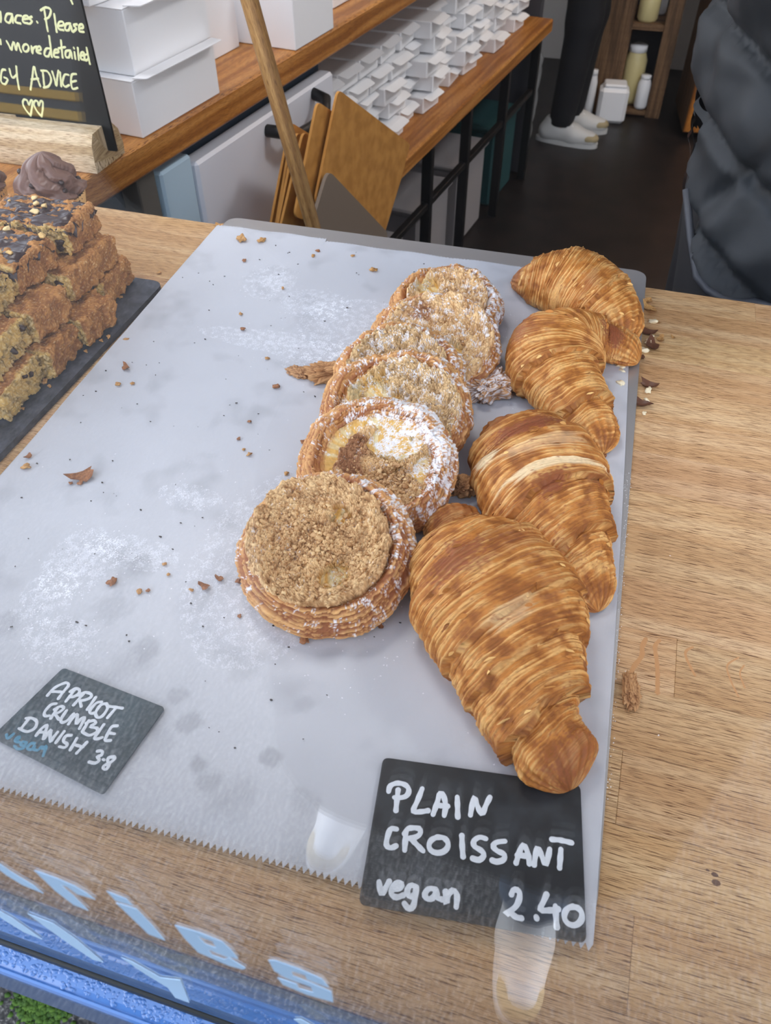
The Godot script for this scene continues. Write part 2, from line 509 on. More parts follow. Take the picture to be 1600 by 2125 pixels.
const BOARD := "-7779,11234 -7792,11178 -7820,11121;-7617,11218 -7691,11213 -7742,11145 -7691,11122 -7619,11200 -7641,11125;-7489,11209 -7555,11205 -7600,11138 -7533,11124;-7466,11175 -7401,11189 -7403,11216 -7456,11203 -7489,11146 -7422,11132;-7341,11211 -7389,11189 -7355,11165 -7399,11130 -7428,11136;-7285,11161 -7281,11154;-7131,11315 -7149,11198 -7166,11069;-7187,11290 -7104,11326 -7042,11304 -7091,11229 -7161,11197;-7009,11262 -7025,11162 -7040,11070;-6993,11137 -6918,11152 -6918,11188 -6974,11175 -7003,11109 -6937,11096;-6816,11177 -6879,11164 -6909,11107 -6864,11101 -6815,11159 -6819,11095;-6724,11175 -6774,11162 -6750,11128 -6805,11087;-6703,11132 -6648,11145 -6653,11180 -6699,11159 -6712,11104 -6655,11099;-6728,11448 -6716,11393;-7907,10918 -7921,10866;-7818,10906 -7802,10860 -7787,10809 -7751,10864 -7715,10905 -7714,10857 -7718,10809 -7688,10859 -7653,10900 -7653,10843 -7647,10800;-7543,10894 -7521,10888 -7513,10867 -7523,10841 -7547,10818 -7575,10807 -7598,10814 -7605,10834 -7595,10861 -7571,10884 -7543,10894;-7468,10877 -7487,10793 -7450,10854 -7391,10881;-7407,10831 -7345,10849 -7343,10887 -7388,10865 -7413,10815 -7361,10804;-7197,10871 -7261,10865 -7311,10795 -7260,10780 -7198,10852;-7166,11014 -7186,10900 -7209,10778;-7159,10826 -7093,10841 -7096,10869 -7144,10856 -7172,10787 -7113,10782;-7011,10979 -7034,10874 -7052,10784;-7073,10886 -6975,10907;-6914,10875 -6979,10860 -7003,10801 -6957,10795 -6910,10866 -6916,10789;-6859,10860 -6870,10784;-6853,10910 -6851,10903;-6795,10913 -6824,10778;-6785,10825 -6728,10841 -6733,10871 -6773,10849 -6786,10791 -6741,10783;-6672,10853 -6725,10834 -6731,10776 -6683,10799;-6669,10923 -6675,10829 -6677,10743;-7975,10562 -8032,10547 -8099,10419 -8052,10383 -7986,10446 -8029,10466;-7906,10578 -7912,10517 -7896,10474 -7824,10515;-7789,10618 -7831,10464 -7853,10339;-7675,10352 -7593,10505 -7518,10641 -7521,10532 -7508,10408;-7615,10479 -7504,10501;-7404,10602 -7450,10401;-7427,10600 -7336,10598 -7312,10511 -7377,10424 -7462,10396;-7264,10604 -7260,10515 -7261,10435 -7216,10529 -7167,10623;-7149,10605 -7188,10438;-7033,10585 -7091,10580 -7152,10485 -7131,10437 -7065,10463;-6917,10606 -6983,10590 -7025,10497 -7024,10423 -6950,10440;-7018,10504 -6943,10524;-7800,10014 -7850,10088 -7864,10161 -7829,10213 -7784,10209 -7774,10155 -7720,10215 -7699,10205 -7740,10121 -7800,10014;-7629,10021 -7680,10095 -7692,10168 -7662,10212 -7619,10212 -7623,10157 -7570,10221 -7543,10211 -7577,10116 -7629,10021"
const GLASS_TEXT := [
	"-1466,11378 -1445,11324 -1417,11284 -1385,11242 -1373,11180 -1449,11199 -1486,11257 -1498,11298",
	"-1315,11438 -1237,11437 -1176,11417 -1147,11380 -1129,11336 -1196,11327 -1217,11375 -1244,11374 -1222,11286 -1208,11159 -1262,11170 -1296,11275",
	"-1047,11483 -983,11472 -976,11417 -1037,11408",
	"-1043,11385 -969,11395 -948,11270 -933,11116 -992,11124",
	"-847,11357 -769,11372 -779,11319 -760,11255 -724,11254 -726,11316 -778,11320 -768,11373 -688,11355 -668,11292 -656,11211 -702,11185 -764,11198 -758,11143 -714,11139 -693,11185 -643,11121 -656,11088 -710,11074 -813,11111 -838,11241",
	"-540,11325 -515,11349 -438,11346 -367,11319 -350,11244 -392,11247 -421,11251 -424,11294 -470,11287 -468,11236 -406,11223 -345,11202 -345,11073 -436,11050 -518,11074 -530,11141 -465,11144 -461,11097 -410,11111 -414,11172 -495,11176 -533,11217",
	"-1763,10644 -1724,10597 -1697,10512 -1661,10383 -1741,10396 -1791,10487 -1808,10534",
	"-1583,10780 -1480,10767 -1422,10610 -1381,10364 -1435,10341 -1496,10485 -1555,10666",
	"-1239,10590 -1191,10583 -1097,10471 -991,10561 -1031,10161 -1096,10161 -1097,10321 -1172,10438",
	"-523,10588 -492,10632 -455,10595 -405,10526 -461,10441"]

const CRUMBS := "-3581,-6857,108,t;-3381,-6896,68,t;-3387,-6476,42,b;-2761,-6864,38,b;-2773,-6759,38,t;-2400,-6871,33,t;-2120,-6662,56,t;-2834,-6106,32,t;-3028,-5584,35,t;-2914,-5369,42,b;-2539,-5023,36,t;-3602,-4562,72,f;-3553,-4345,47,t;-3444,-4391,35,t;-2318,-4683,54,b;-2351,-4219,29,b;-2349,-4009,29,b;-2201,-3873,32,t;-2263,-3910,25,t;-3684,-3283,56,t;-3733,-3386,49,f;-3240,-3311,144,f;-3221,-3254,37,b;-3284,-3231,27,b;-2541,-2522,57,b;-2344,-2501,39,t;-2296,-2524,27,b;-2300,-2747,28,t;-2235,-2675,24,t;-2044,-2607,24,t;-1974,-2652,60,f;-1911,-2736,49,f;-1785,-2757,42,b;-1671,-2507,26,b;-1236,-2458,57,b;-1389,-2521,40,b;-834,-2680,40,f;-1870,-4112,43,b;-1847,-4205,40,b;-617,-3895,40,t;-564,-3921,40,t;-1865,-3760,34,t;163,-3261,24,t;444,-6956,89,c;475,-6819,132,c;526,-6618,65,w;568,-6622,39,c;484,-6428,111,k;529,-6379,38,w;604,-6355,76,c;707,-6425,34,c;502,-6278,59,w;534,-6227,142,k;479,-6135,70,w;458,-6033,74,k;294,-5773,60,W;319,-5711,52,W;323,-5535,70,W;544,-5650,110,k;592,-5678,32,w;552,-5579,62,w;498,-5380,130,k;542,-5445,39,w;539,-5272,34,w;275,-4594,49,f;-3995,-7188,71,c;-4138,-6121,42,c;-3817,-4943,33,s;-4211,-5534,40,s;-4102,-4973,50,s;-3979,-4933,42,s;-4012,-4861,33,s;-4055,-4684,33,s;-4165,-4421,36,s;-4097,-4414,32,s;-4128,-4321,28,s;-4211,-4228,63,s;-4144,-4208,55,s;-4074,-4176,31,s;-4107,-3863,34,s;-4123,-4936,25,s"

# ------------------------------------------------------------------ the room and the street
const GLASS_Z := -0.057
const COUNTER_Y := 1.004

func block(m: MB, x0: float, x1: float, y0: float, y1: float, z0: float, z1: float, b := 0.002) -> void:
	m.box(Vector3((x0 + x1) / 2, (y0 + y1) / 2, (z0 + z1) / 2), Vector3(x1 - x0, y1 - y0, z1 - z0), b)

func one_block(x0: float, x1: float, y0: float, y1: float, z0: float, z1: float, b := 0.002) -> ArrayMesh:
	var m := MB.new()
	block(m, x0, x1, y0, y1, z0, z1, b)
	return m.done()

func build_shell() -> void:
	struct("floor", one_block(-1.9, 2.6, -0.12, 0.0, -5.0, -0.26), M.floor)
	struct("ceiling", one_block(-1.9, 2.6, 2.75, 2.9, -5.0, -0.02), M.ceiling)
	struct("wall_back", one_block(-1.9, 2.6, 0.0, 2.75, -5.0, -4.85), M.wall)
	# left wall with a tall side window near the front
	struct("wall_left", one_block(-1.90, -1.75, 0.0, 2.75, -4.85, -2.4), M.wall)
	struct("wall_left_lower", one_block(-1.90, -1.75, 0.0, 0.4, -2.4, -0.15), M.wall)
	var sw := Node3D.new()
	sw.name = "window_2"
	add_child(sw)
	sw.set_meta("kind", "structure")
	tag(sw, "tall side window in the left wall, out of the picture", "window")
	var sp := put("glass_pane", one_pane(-1.13, 1.13, 0.4, 2.72, 1), M.glass, sw, Vector3(-1.82, 0, -1.27))
	sp.rotation.y = -PI / 2
	for z in [-0.16, -1.27, -2.38]:
		put("mullion", one_block(-1.86, -1.78, 0.4, 2.74, z - 0.02, z + 0.02), M.blue_paint, sw)
	struct("wall_right", one_block(2.45, 2.6, 0.0, 2.75, -4.85, -0.02), M.wall)
	# front: riser under the window set back beneath the sill, piers either side, fascia above
	struct("wall_front_riser", one_block(-1.90, 2.45, -0.1, 0.955, -0.26, -0.20), M.wall_dark)
	struct("wall_front_pier", one_block(-1.90, -1.70, 0.955, 2.75, -0.14, -0.02), M.blue_paint)
	struct("wall_front_pier", one_block(2.25, 2.45, 0.955, 2.75, -0.14, -0.02), M.blue_paint)
	struct("wall_front_fascia", one_block(-1.70, 2.25, 2.68, 2.75, -0.14, -0.02), M.blue_paint)
	# the window: frame, inner bead, rubber seal, pane and the lettering stuck on it
	var w := Node3D.new()
	w.name = "window_1"
	add_child(w)
	w.set_meta("kind", "structure")
	tag(w, "large shop window pane in a wet blue painted frame with pale lettering", "window")
	put("glass_pane", one_pane(-1.68, 2.23, 1.0, 2.66), M.glass, w, Vector3(0, 0, GLASS_Z))
	var sill := put("sill", sill_mesh(), M.blue_paint, w)
	sill.set_meta("label", "wet blue painted sill along the foot of the pane")
	put("rain_drops", drops_mesh(), M.blue_paint, sill).set_meta("kind", "stuff")
	put("rubber_seal", one_block(-1.69, 2.24, 0.999, 1.0075, GLASS_Z + 0.0005, GLASS_Z + 0.0022, 0.0006), M.seal, w)
	var bead := MB.new()
	block(bead, -1.69, 2.24, 0.985, 1.0065, -0.0745, GLASS_Z - 0.0075, 0.002)
	put("glazing_bead", bead.done(), M.bead, w)
	for s in [-1.0, 1.0]:
		put("jamb", one_block((2.22 if s > 0 else -1.70), (2.25 if s > 0 else -1.67), 1.0, 2.68, -0.10, -0.03), M.blue_paint, w)
	put("head_rail", one_block(-1.70, 2.25, 2.65, 2.68, -0.10, -0.03), M.blue_paint, w)
	for k in GLASS_TEXT.size():
		var pts := PackedVector2Array()
		for q in GLASS_TEXT[k].split(" ", false):
			var xy: PackedFloat64Array = q.split_floats(",")
			pts.append(Vector2(xy[0], xy[1]) * 0.0001)
		var m := slab(pts, -0.0001, 0.0001)
		var l := put("vinyl_letter", m.done(), M.vinyl, w, Vector3(0, 0, GLASS_Z + 0.0004))
		l.rotation.x = -PI / 2

func one_pane(x0: float, x1: float, y0: float, y1: float, faces := 3) -> ArrayMesh:
	var m := MB.new()
	# two sheets, each with both its faces, or a plain single pane
	for k in faces:
		var z := -0.002 * k
		if k % 2 == 0: m.face([Vector3(x0, y0, z), Vector3(x0, y1, z), Vector3(x1, y1, z), Vector3(x1, y0, z)])
		else: m.face([Vector3(x0, y0, z), Vector3(x1, y0, z), Vector3(x1, y1, z), Vector3(x0, y1, z)])
	return m.done()

# profile in (z, y) swept along x: top slopes out from the seal, a rounded nosing, then down
func sill_mesh() -> ArrayMesh:
	var prof := [Vector2(-0.20, 1.0), Vector2(-0.0568, 1.0015), Vector2(-0.0500, 1.0000), Vector2(-0.0478, 0.9985), Vector2(-0.0470, 0.9992), Vector2(-0.0460, 0.9990), Vector2(-0.0452, 0.9978), Vector2(-0.0450, 0.995), Vector2(-0.0450, 0.955), Vector2(-0.20, 0.955)]
	var m := MB.new()
	for i in prof.size():
		var p: Vector2 = prof[i]
		var q: Vector2 = prof[(i + 1) % prof.size()]
		m.face([Vector3(-1.70, p.y, p.x), Vector3(2.25, p.y, p.x), Vector3(2.25, q.y, q.x), Vector3(-1.70, q.y, q.x)])
	return m.done()

# water beads that stand on the sill near the camera's side
func drops_mesh() -> ArrayMesh:
	var rng := RandomNumberGenerator.new()
	rng.seed = 7
	var m := MB.new()
	for k in 900:
		var z := rng.randf_range(-0.0558, -0.0486)
		var x := rng.randf_range(-0.30, 0.02)
		var r := rng.randf_range(0.0003, 0.0011)
		var y := 1.0015 + (z + 0.0568) / (0.0068) * -0.0015
		var st := rng.randf_range(0.7, 1.8)
		var base := m.v.size()
		for j in 4:
			var e := j / 3.0 * PI / 2
			for i in 9:
				var a := TAU * i / 9.0
				m.add(Vector3(x + cos(a) * cos(e) * r * st, y - 0.0001 + sin(e) * r * 0.45, z + sin(a) * cos(e) * r * (1.0 + 0.3 * sin(a * 2.0 + k))))
		m.grid(base, 9, 4, true)
	return m.done()

func build_street() -> void:
	var pv := struct("pavement", one_block(-7, 7, -0.15, 0.0, -0.22, 3.0, 0.001), M.tarmac)
	pv.set_meta("label", "dark grainy tarmac pavement outside the window")
	struct("kerb", one_block(-7, 7, -0.2, 0.0, 3.001, 3.14, 0.012), M.kerb)
	struct("road", one_block(-7, 7, -0.35, -0.10, 3.141, 10.5, 0.001), M.road)
	for k in 2:
		struct("road_marking", one_block(-7, 7, -0.101, -0.095, 3.42 + k * 0.24, 3.53 + k * 0.24, 0.001), M.yellow)
	struct("pavement_opposite", one_block(-7, 7, -0.35, 0.0, 10.501, 13.0, 0.002), M.road)
	# moss at the foot of the wall
	var rng := RandomNumberGenerator.new()
	rng.seed = 3
	var m := MB.new()
	for k in 500:
		var p := Vector3(-0.592 + rng.randfn() * 0.022, 0.0, -0.135 + rng.randfn() * 0.012)
		var r := rng.randf_range(0.002, 0.006)
		m.col = Color(0.03, 0.075, 0.008).lerp(Color(0.07, 0.14, 0.015), rng.randf())
		blob(m, p, Vector3(r, r * 0.8, r), k, 6, 4)
	var mo := put("moss", m.done(), M.moss)
	tag(mo, "bright green moss growing in the pavement at the foot of the wall", "moss", "", "stuff")
	# low garden wall across the street; nothing taller is mirrored
	var b := thing("garden_wall", "low pale garden wall across the street", "wall", Vector3(0, 0, 13.0))
	put("wall_body", one_block(-7, 7, 0.0, 0.9, 0.0, 0.22), M.render_pale, b)
	put("coping", one_block(-7, 7, 0.9, 0.97, -0.03, 0.25, 0.01), M.kerb, b)
	struct("pavement_side", one_block(-7, -1.91, -0.15, -0.001, -6.0, -0.221), M.tarmac)
	struct("ground_beyond", one_block(-7, 7, -0.3, 0.0, 13.23, 40.0), M.road)

# a small lumpy body
func blob(m: MB, at: Vector3, size: Vector3, seed_: int, nu := 10, nv := 7, rough := 0.35, basis := Basis()) -> void:
	var base := m.v.size()
	for j in nv:
		var e := PI * j / (nv - 1) - PI / 2
		for i in nu:
			var a := TAU * i / nu
			var d := Vector3(cos(a) * cos(e), sin(e), sin(a) * cos(e))
			var k := 1.0 + rough * (sin(d.x * 3.1 + seed_ * 1.7) * cos(d.y * 2.7 + seed_ * 0.9) + 0.5 * sin(d.z * 5.3 + d.x * 4.0 + seed_ * 2.3))
			if j == 0 or j == nv - 1: k = 1.0
			m.add(at + basis * (d * size * k), Vector2(a / TAU, float(j) / nv))
	m.grid(base, nu, nv, true)

# ------------------------------------------------------------------ the counter: oak staves
func build_counter() -> void:
	var o := thing("window_counter", "pale oak butcher block counter filling the shop window under the tray", "counter")
	var rng := RandomNumberGenerator.new()
	rng.seed = 19
	var z := -0.0750
	var row := 0
	while z > -0.722:
		var d := minf(0.0415, z + 0.7225)
		if row == 0: d = 0.0330
		var x := -1.54 - rng.randf() * 0.3
		if row == 3: x = -1.5367
		while x < 1.54:
			var ln := rng.randf_range(0.35, 0.62)
			if row == 3 and x < -1.5: ln = 1.6
			var x0 := maxf(x, -1.54)
			var x1 := minf(x + ln, 1.54)
			x += ln
			if x1 - x0 < 0.02: continue
			if x1 < -0.95 or x0 > 0.75: # far outside the picture: plain long staves do
				pass
			var m := MB.new()
			var t := rng.randf_range(0.90, 1.04)
			m.col = Color(t, t * rng.randf_range(0.97, 1.01), t * rng.randf_range(0.94, 1.02))
			var shift := Vector2(rng.randf() * 7.0, rng.randf() * 3.0)
			m.box(Vector3((x0 + x1) / 2, COUNTER_Y - 0.018, z - d / 2), Vector3(x1 - x0 - 0.0001, 0.036, d - 0.0001), 0.00025)
			for i in m.fuv.size(): m.fuv[i] = Vector2(m.fv[i].x, m.fv[i].z - m.fv[i].y) + shift
			put("stave", m.done(), M.oak, o)
		z -= d
		row += 1
	put("support_panel", one_block(-1.5, 1.5, 0.0, COUNTER_Y - 0.0365, -0.70, -0.67), M.wall_dark, o)
	# pale brown rays in the oak and a knot, right of the tray
	for s in ["700,-3094 685,-3036 686,-2966 647,-2875 627,-2791/36", "778,-3106 758,-3058 773,-2958 783,-2871 790,-2742/32", "971,-3116 935,-3076 942,-3020 990,-2922/20", "1232,-3119 1170,-3043 1187,-2948 1230,-2847/14", "1263,-3071 1240,-3008 1265,-2917/13"]:
		var q: PackedStringArray = s.split("/")
		put("grain_ray", strokes(q[0], float(q[1]) * 0.0001, 0.00006), M.ray, o, Vector3(0, COUNTER_Y - 0.00002, 0))
	var kn := MB.new()
	for e in [[0.1113, -0.1796, 0.0017, 0.0011], [0.1120, -0.1760, 0.0021, 0.0015], [0.1080, -0.1808, 0.0010, 0.0006]]:
		var base := kn.v.size()
		for j in 2:
			for i in 14:
				var a := TAU * i / 14.0
				var k := 1.0 if j == 1 else 0.0
				kn.add(Vector3(e[0] + cos(a) * e[2] * k, COUNTER_Y + 0.00005, e[1] + sin(a) * e[3] * k))
		kn.grid(base, 14, 2, true)
	put("knot", kn.done(), M.knot, o)

# ------------------------------------------------------------------ tray, baking paper
const TRAY_Y := 1.0085
const PAPER_Y := 1.0098

func build_tray() -> void:
	var o := thing("serving_tray", "flat satin metal tray on the oak counter under the white baking paper", "tray")
	var out := rounded([Vector2(-0.3940, -0.7345), Vector2(0.0405, -0.7450), Vector2(0.0585, -0.1380), Vector2(-0.3800, -0.1300)], 0.014, 7)
	var m := slab(out, COUNTER_Y + 0.0003, TRAY_Y - 0.0006)
	var inner := PackedVector2Array()
	var mid := Vector2(-0.17, -0.44)
	for p in out: inner.append(p + (mid - p).normalized() * 0.0009)
	slab(inner, TRAY_Y - 0.0006, TRAY_Y, m)
	put("tray_plate", m.done(), M.tray, o)
	build_paper()

func paper_image() -> ImageTexture:
	var w := 900
	var h := 1100
	var a := noise(81, 0.9, FastNoiseLite.TYPE_SIMPLEX_SMOOTH, 4)
	var b := noise(82, 9.0, FastNoiseLite.TYPE_SIMPLEX, 3)
	var d := noise(83, 55.0, FastNoiseLite.TYPE_SIMPLEX, 2)
	# grease spots: [x, z, radius, strength] in metres
	var spots := [[-0.225, -0.165, 0.006, 0.10], [-0.165, -0.178, 0.007, 0.09], [-0.150, -0.158, 0.005, 0.12], [-0.115, -0.172, 0.006, 0.11], [-0.178, -0.192, 0.006, 0.07], [-0.300, -0.205, 0.010, 0.06], [-0.21, -0.215, 0.009, 0.07], [-0.255, -0.272, 0.015, 0.05], [-0.14, -0.150, 0.007, 0.09], [-0.11, -0.206, 0.006, 0.06], [-0.09, -0.155, 0.008, 0.06], [-0.245, -0.235, 0.012, 0.06], [-0.195, -0.160, 0.004, 0.1]]
	# drifts of spilled icing sugar: [x, z, half width, half depth, thickness]
	var drifts := [[-0.283, -0.262, 0.014, 0.018, 0.6], [-0.255, -0.279, 0.020, 0.008, 0.6], [-0.225, -0.528, 0.06, 0.010, 0.55], [-0.19, -0.505, 0.03, 0.012, 0.35], [-0.30, -0.62, 0.014, 0.018, 0.4], [-0.245, -0.595, 0.02, 0.014, 0.35], [-0.262, -0.205, 0.014, 0.010, 0.45], [-0.288, -0.231, 0.010, 0.014, 0.4], [-0.243, -0.336, 0.014, 0.007, 0.35], [-0.165, -0.57, 0.05, 0.03, 0.3], [-0.165, -0.30, 0.03, 0.05, 0.25]]
	var data := PackedByteArray()
	data.resize(w * h * 3)
	var k := 0
	for j in h:
		var z := -0.74 + 0.66 * j / h
		for i in w:
			var x := -0.42 + 0.50 * i / w
			var s := 0.0
			for q in spots:
				var dx: float = x - q[0]
				var dz: float = z - q[1]
				if absf(dx) < q[2] * 1.5 and absf(dz) < q[2] * 1.5:
					s = maxf(s, q[3] * (1.0 - smoothstep(0.5, 1.3, sqrt(dx * dx + dz * dz) / q[2] + b.get_noise_2d(x * 9.0, z * 9.0) * 0.35)))
			var n := a.get_noise_2d(x * 9.0, z * 9.0)
			var f := d.get_noise_2d(x * 9.0, z * 9.0)
			var v := 0.800 + n * 0.024 + f * 0.010 - s * 0.9
			var t := maxf(0.0, b.get_noise_2d(x * 1.6 + 5.0, z * 1.6) - 0.25) * 0.10
			v -= t
			for q in drifts:
				var ex: float = (x - q[0]) / q[2]
				var ez: float = (z - q[1]) / q[3]
				var e := ex * ex + ez * ez
				if e < 3.0: v += 0.10 * smoothstep(0.18, 0.55, d.get_noise_2d(x * 22.0, z * 22.0) + b.get_noise_2d(x * 12.0, z * 12.0) * 0.8 + q[4] * exp(-e) - 0.12)
			data[k] = clampi(int(v * 0.975 * 255.0), 0, 255)
			data[k + 1] = clampi(int(v * 0.985 * 255.0), 0, 255)
			data[k + 2] = clampi(int((v + 0.008) * 255.0), 0, 255)
			k += 3
	return ImageTexture.create_from_image(Image.create_from_data(w, h, false, Image.FORMAT_RGB8, data))

func build_paper() -> void:
	var pm := mat(Color.WHITE, 0.5)
	pm.albedo_texture = paper_image()
	var nu := 253
	var nv := 110
	var wav := noise(84, 9.0, FastNoiseLite.TYPE_SIMPLEX_SMOOTH, 2)
	var m := MB.new()
	for j in nv:
		var f := float(j) / (nv - 1)
		for i in nu:
			var u := float(i) / (nu - 1)
			var tooth := 0.0031 * (1.0 if i % 2 == 0 else 0.0)
			var back := Vector2(lerpf(-0.3972, 0.0270, u), lerpf(-0.7062, -0.7205, u) - (0.0055 if u < 0.285 else 0.0))
			var front := Vector2(lerpf(-0.3735, 0.0580, u), lerpf(-0.1100, -0.1270, u))
			back.y += tooth * 0.8
			front.y -= tooth
			var p := back.lerp(front, f)
			p.x += 0.0030 * sin(PI * f) * u
			var edge := minf(minf(u, 1.0 - u) * 6.0, minf(f, 1.0 - f) * 8.0)
			var y := PAPER_Y + wav.get_noise_2d(p.x, p.y) * 0.0009 * clampf(1.0 - edge, 0.25, 1.0) + 0.0003
			if f > 0.985 or f < 0.012: y += 0.0004 * sin(u * 41.0)
			if p.y > -0.135: y -= (p.y + 0.135) * 0.12
			m.add(Vector3(p.x, y, p.y), Vector2((p.x + 0.42) / 0.50, (p.y + 0.74) / 0.66))
	m.grid(0, nu, nv)
	var o := put("baking_paper", m.done(), pm)
	tag(o, "large white baking parchment with saw-toothed torn ends lying on the tray", "paper")
	# icing sugar spilled on the paper: grains in drifts
	var rng := RandomNumberGenerator.new()
	rng.seed = 55
	var g := MB.new()
	var nz := noise(86, 130.0, FastNoiseLite.TYPE_SIMPLEX, 2)
	for q in [[-0.283, -0.262, 0.010, 0.015, 300], [-0.262, -0.277, 0.016, 0.006, 300], [-0.225, -0.530, 0.055, 0.008, 500], [-0.19, -0.505, 0.03, 0.010, 300], [-0.30, -0.62, 0.012, 0.016, 300], [-0.245, -0.595, 0.02, 0.012, 250], [-0.262, -0.205, 0.012, 0.008, 260], [-0.288, -0.231, 0.008, 0.012, 160], [-0.243, -0.336, 0.012, 0.005, 120], [-0.165, -0.56, 0.05, 0.03, 400], [-0.06, -0.60, 0.03, 0.03, 250], [-0.15, -0.33, 0.09, 0.05, 300], [-0.11, -0.25, 0.06, 0.02, 200]]:
		for k in q[4]:
			var x: float = q[0] + rng.randfn() * q[2]
			var z: float = q[1] + rng.randfn() * q[3]
			if nz.get_noise_2d(x, z) < -0.02: continue
			var r := rng.randf_range(0.0002, 0.00055)
			var a := rng.randf() * TAU
			var b := Vector3(x, PAPER_Y + 0.0007, z)
			var p0 := g.add(b + Vector3(cos(a), 0, sin(a)) * r * 1.6)
			var p1 := g.add(b + Vector3(cos(a + 2.1), 0, sin(a + 2.1)) * r)
			var p2 := g.add(b + Vector3(cos(a + 4.0), 0, sin(a + 4.0)) * r * 1.2)
			var p3 := g.add(b + Vector3(0, r * 0.15, 0))
			g.tri(p0, p1, p3)
			g.tri(p1, p2, p3)
			g.tri(p2, p0, p3)
	tag(put("icing_sugar", g.done(), M.sugar), "white icing sugar spilled in faint drifts over the baking paper", "sugar", "", "stuff")

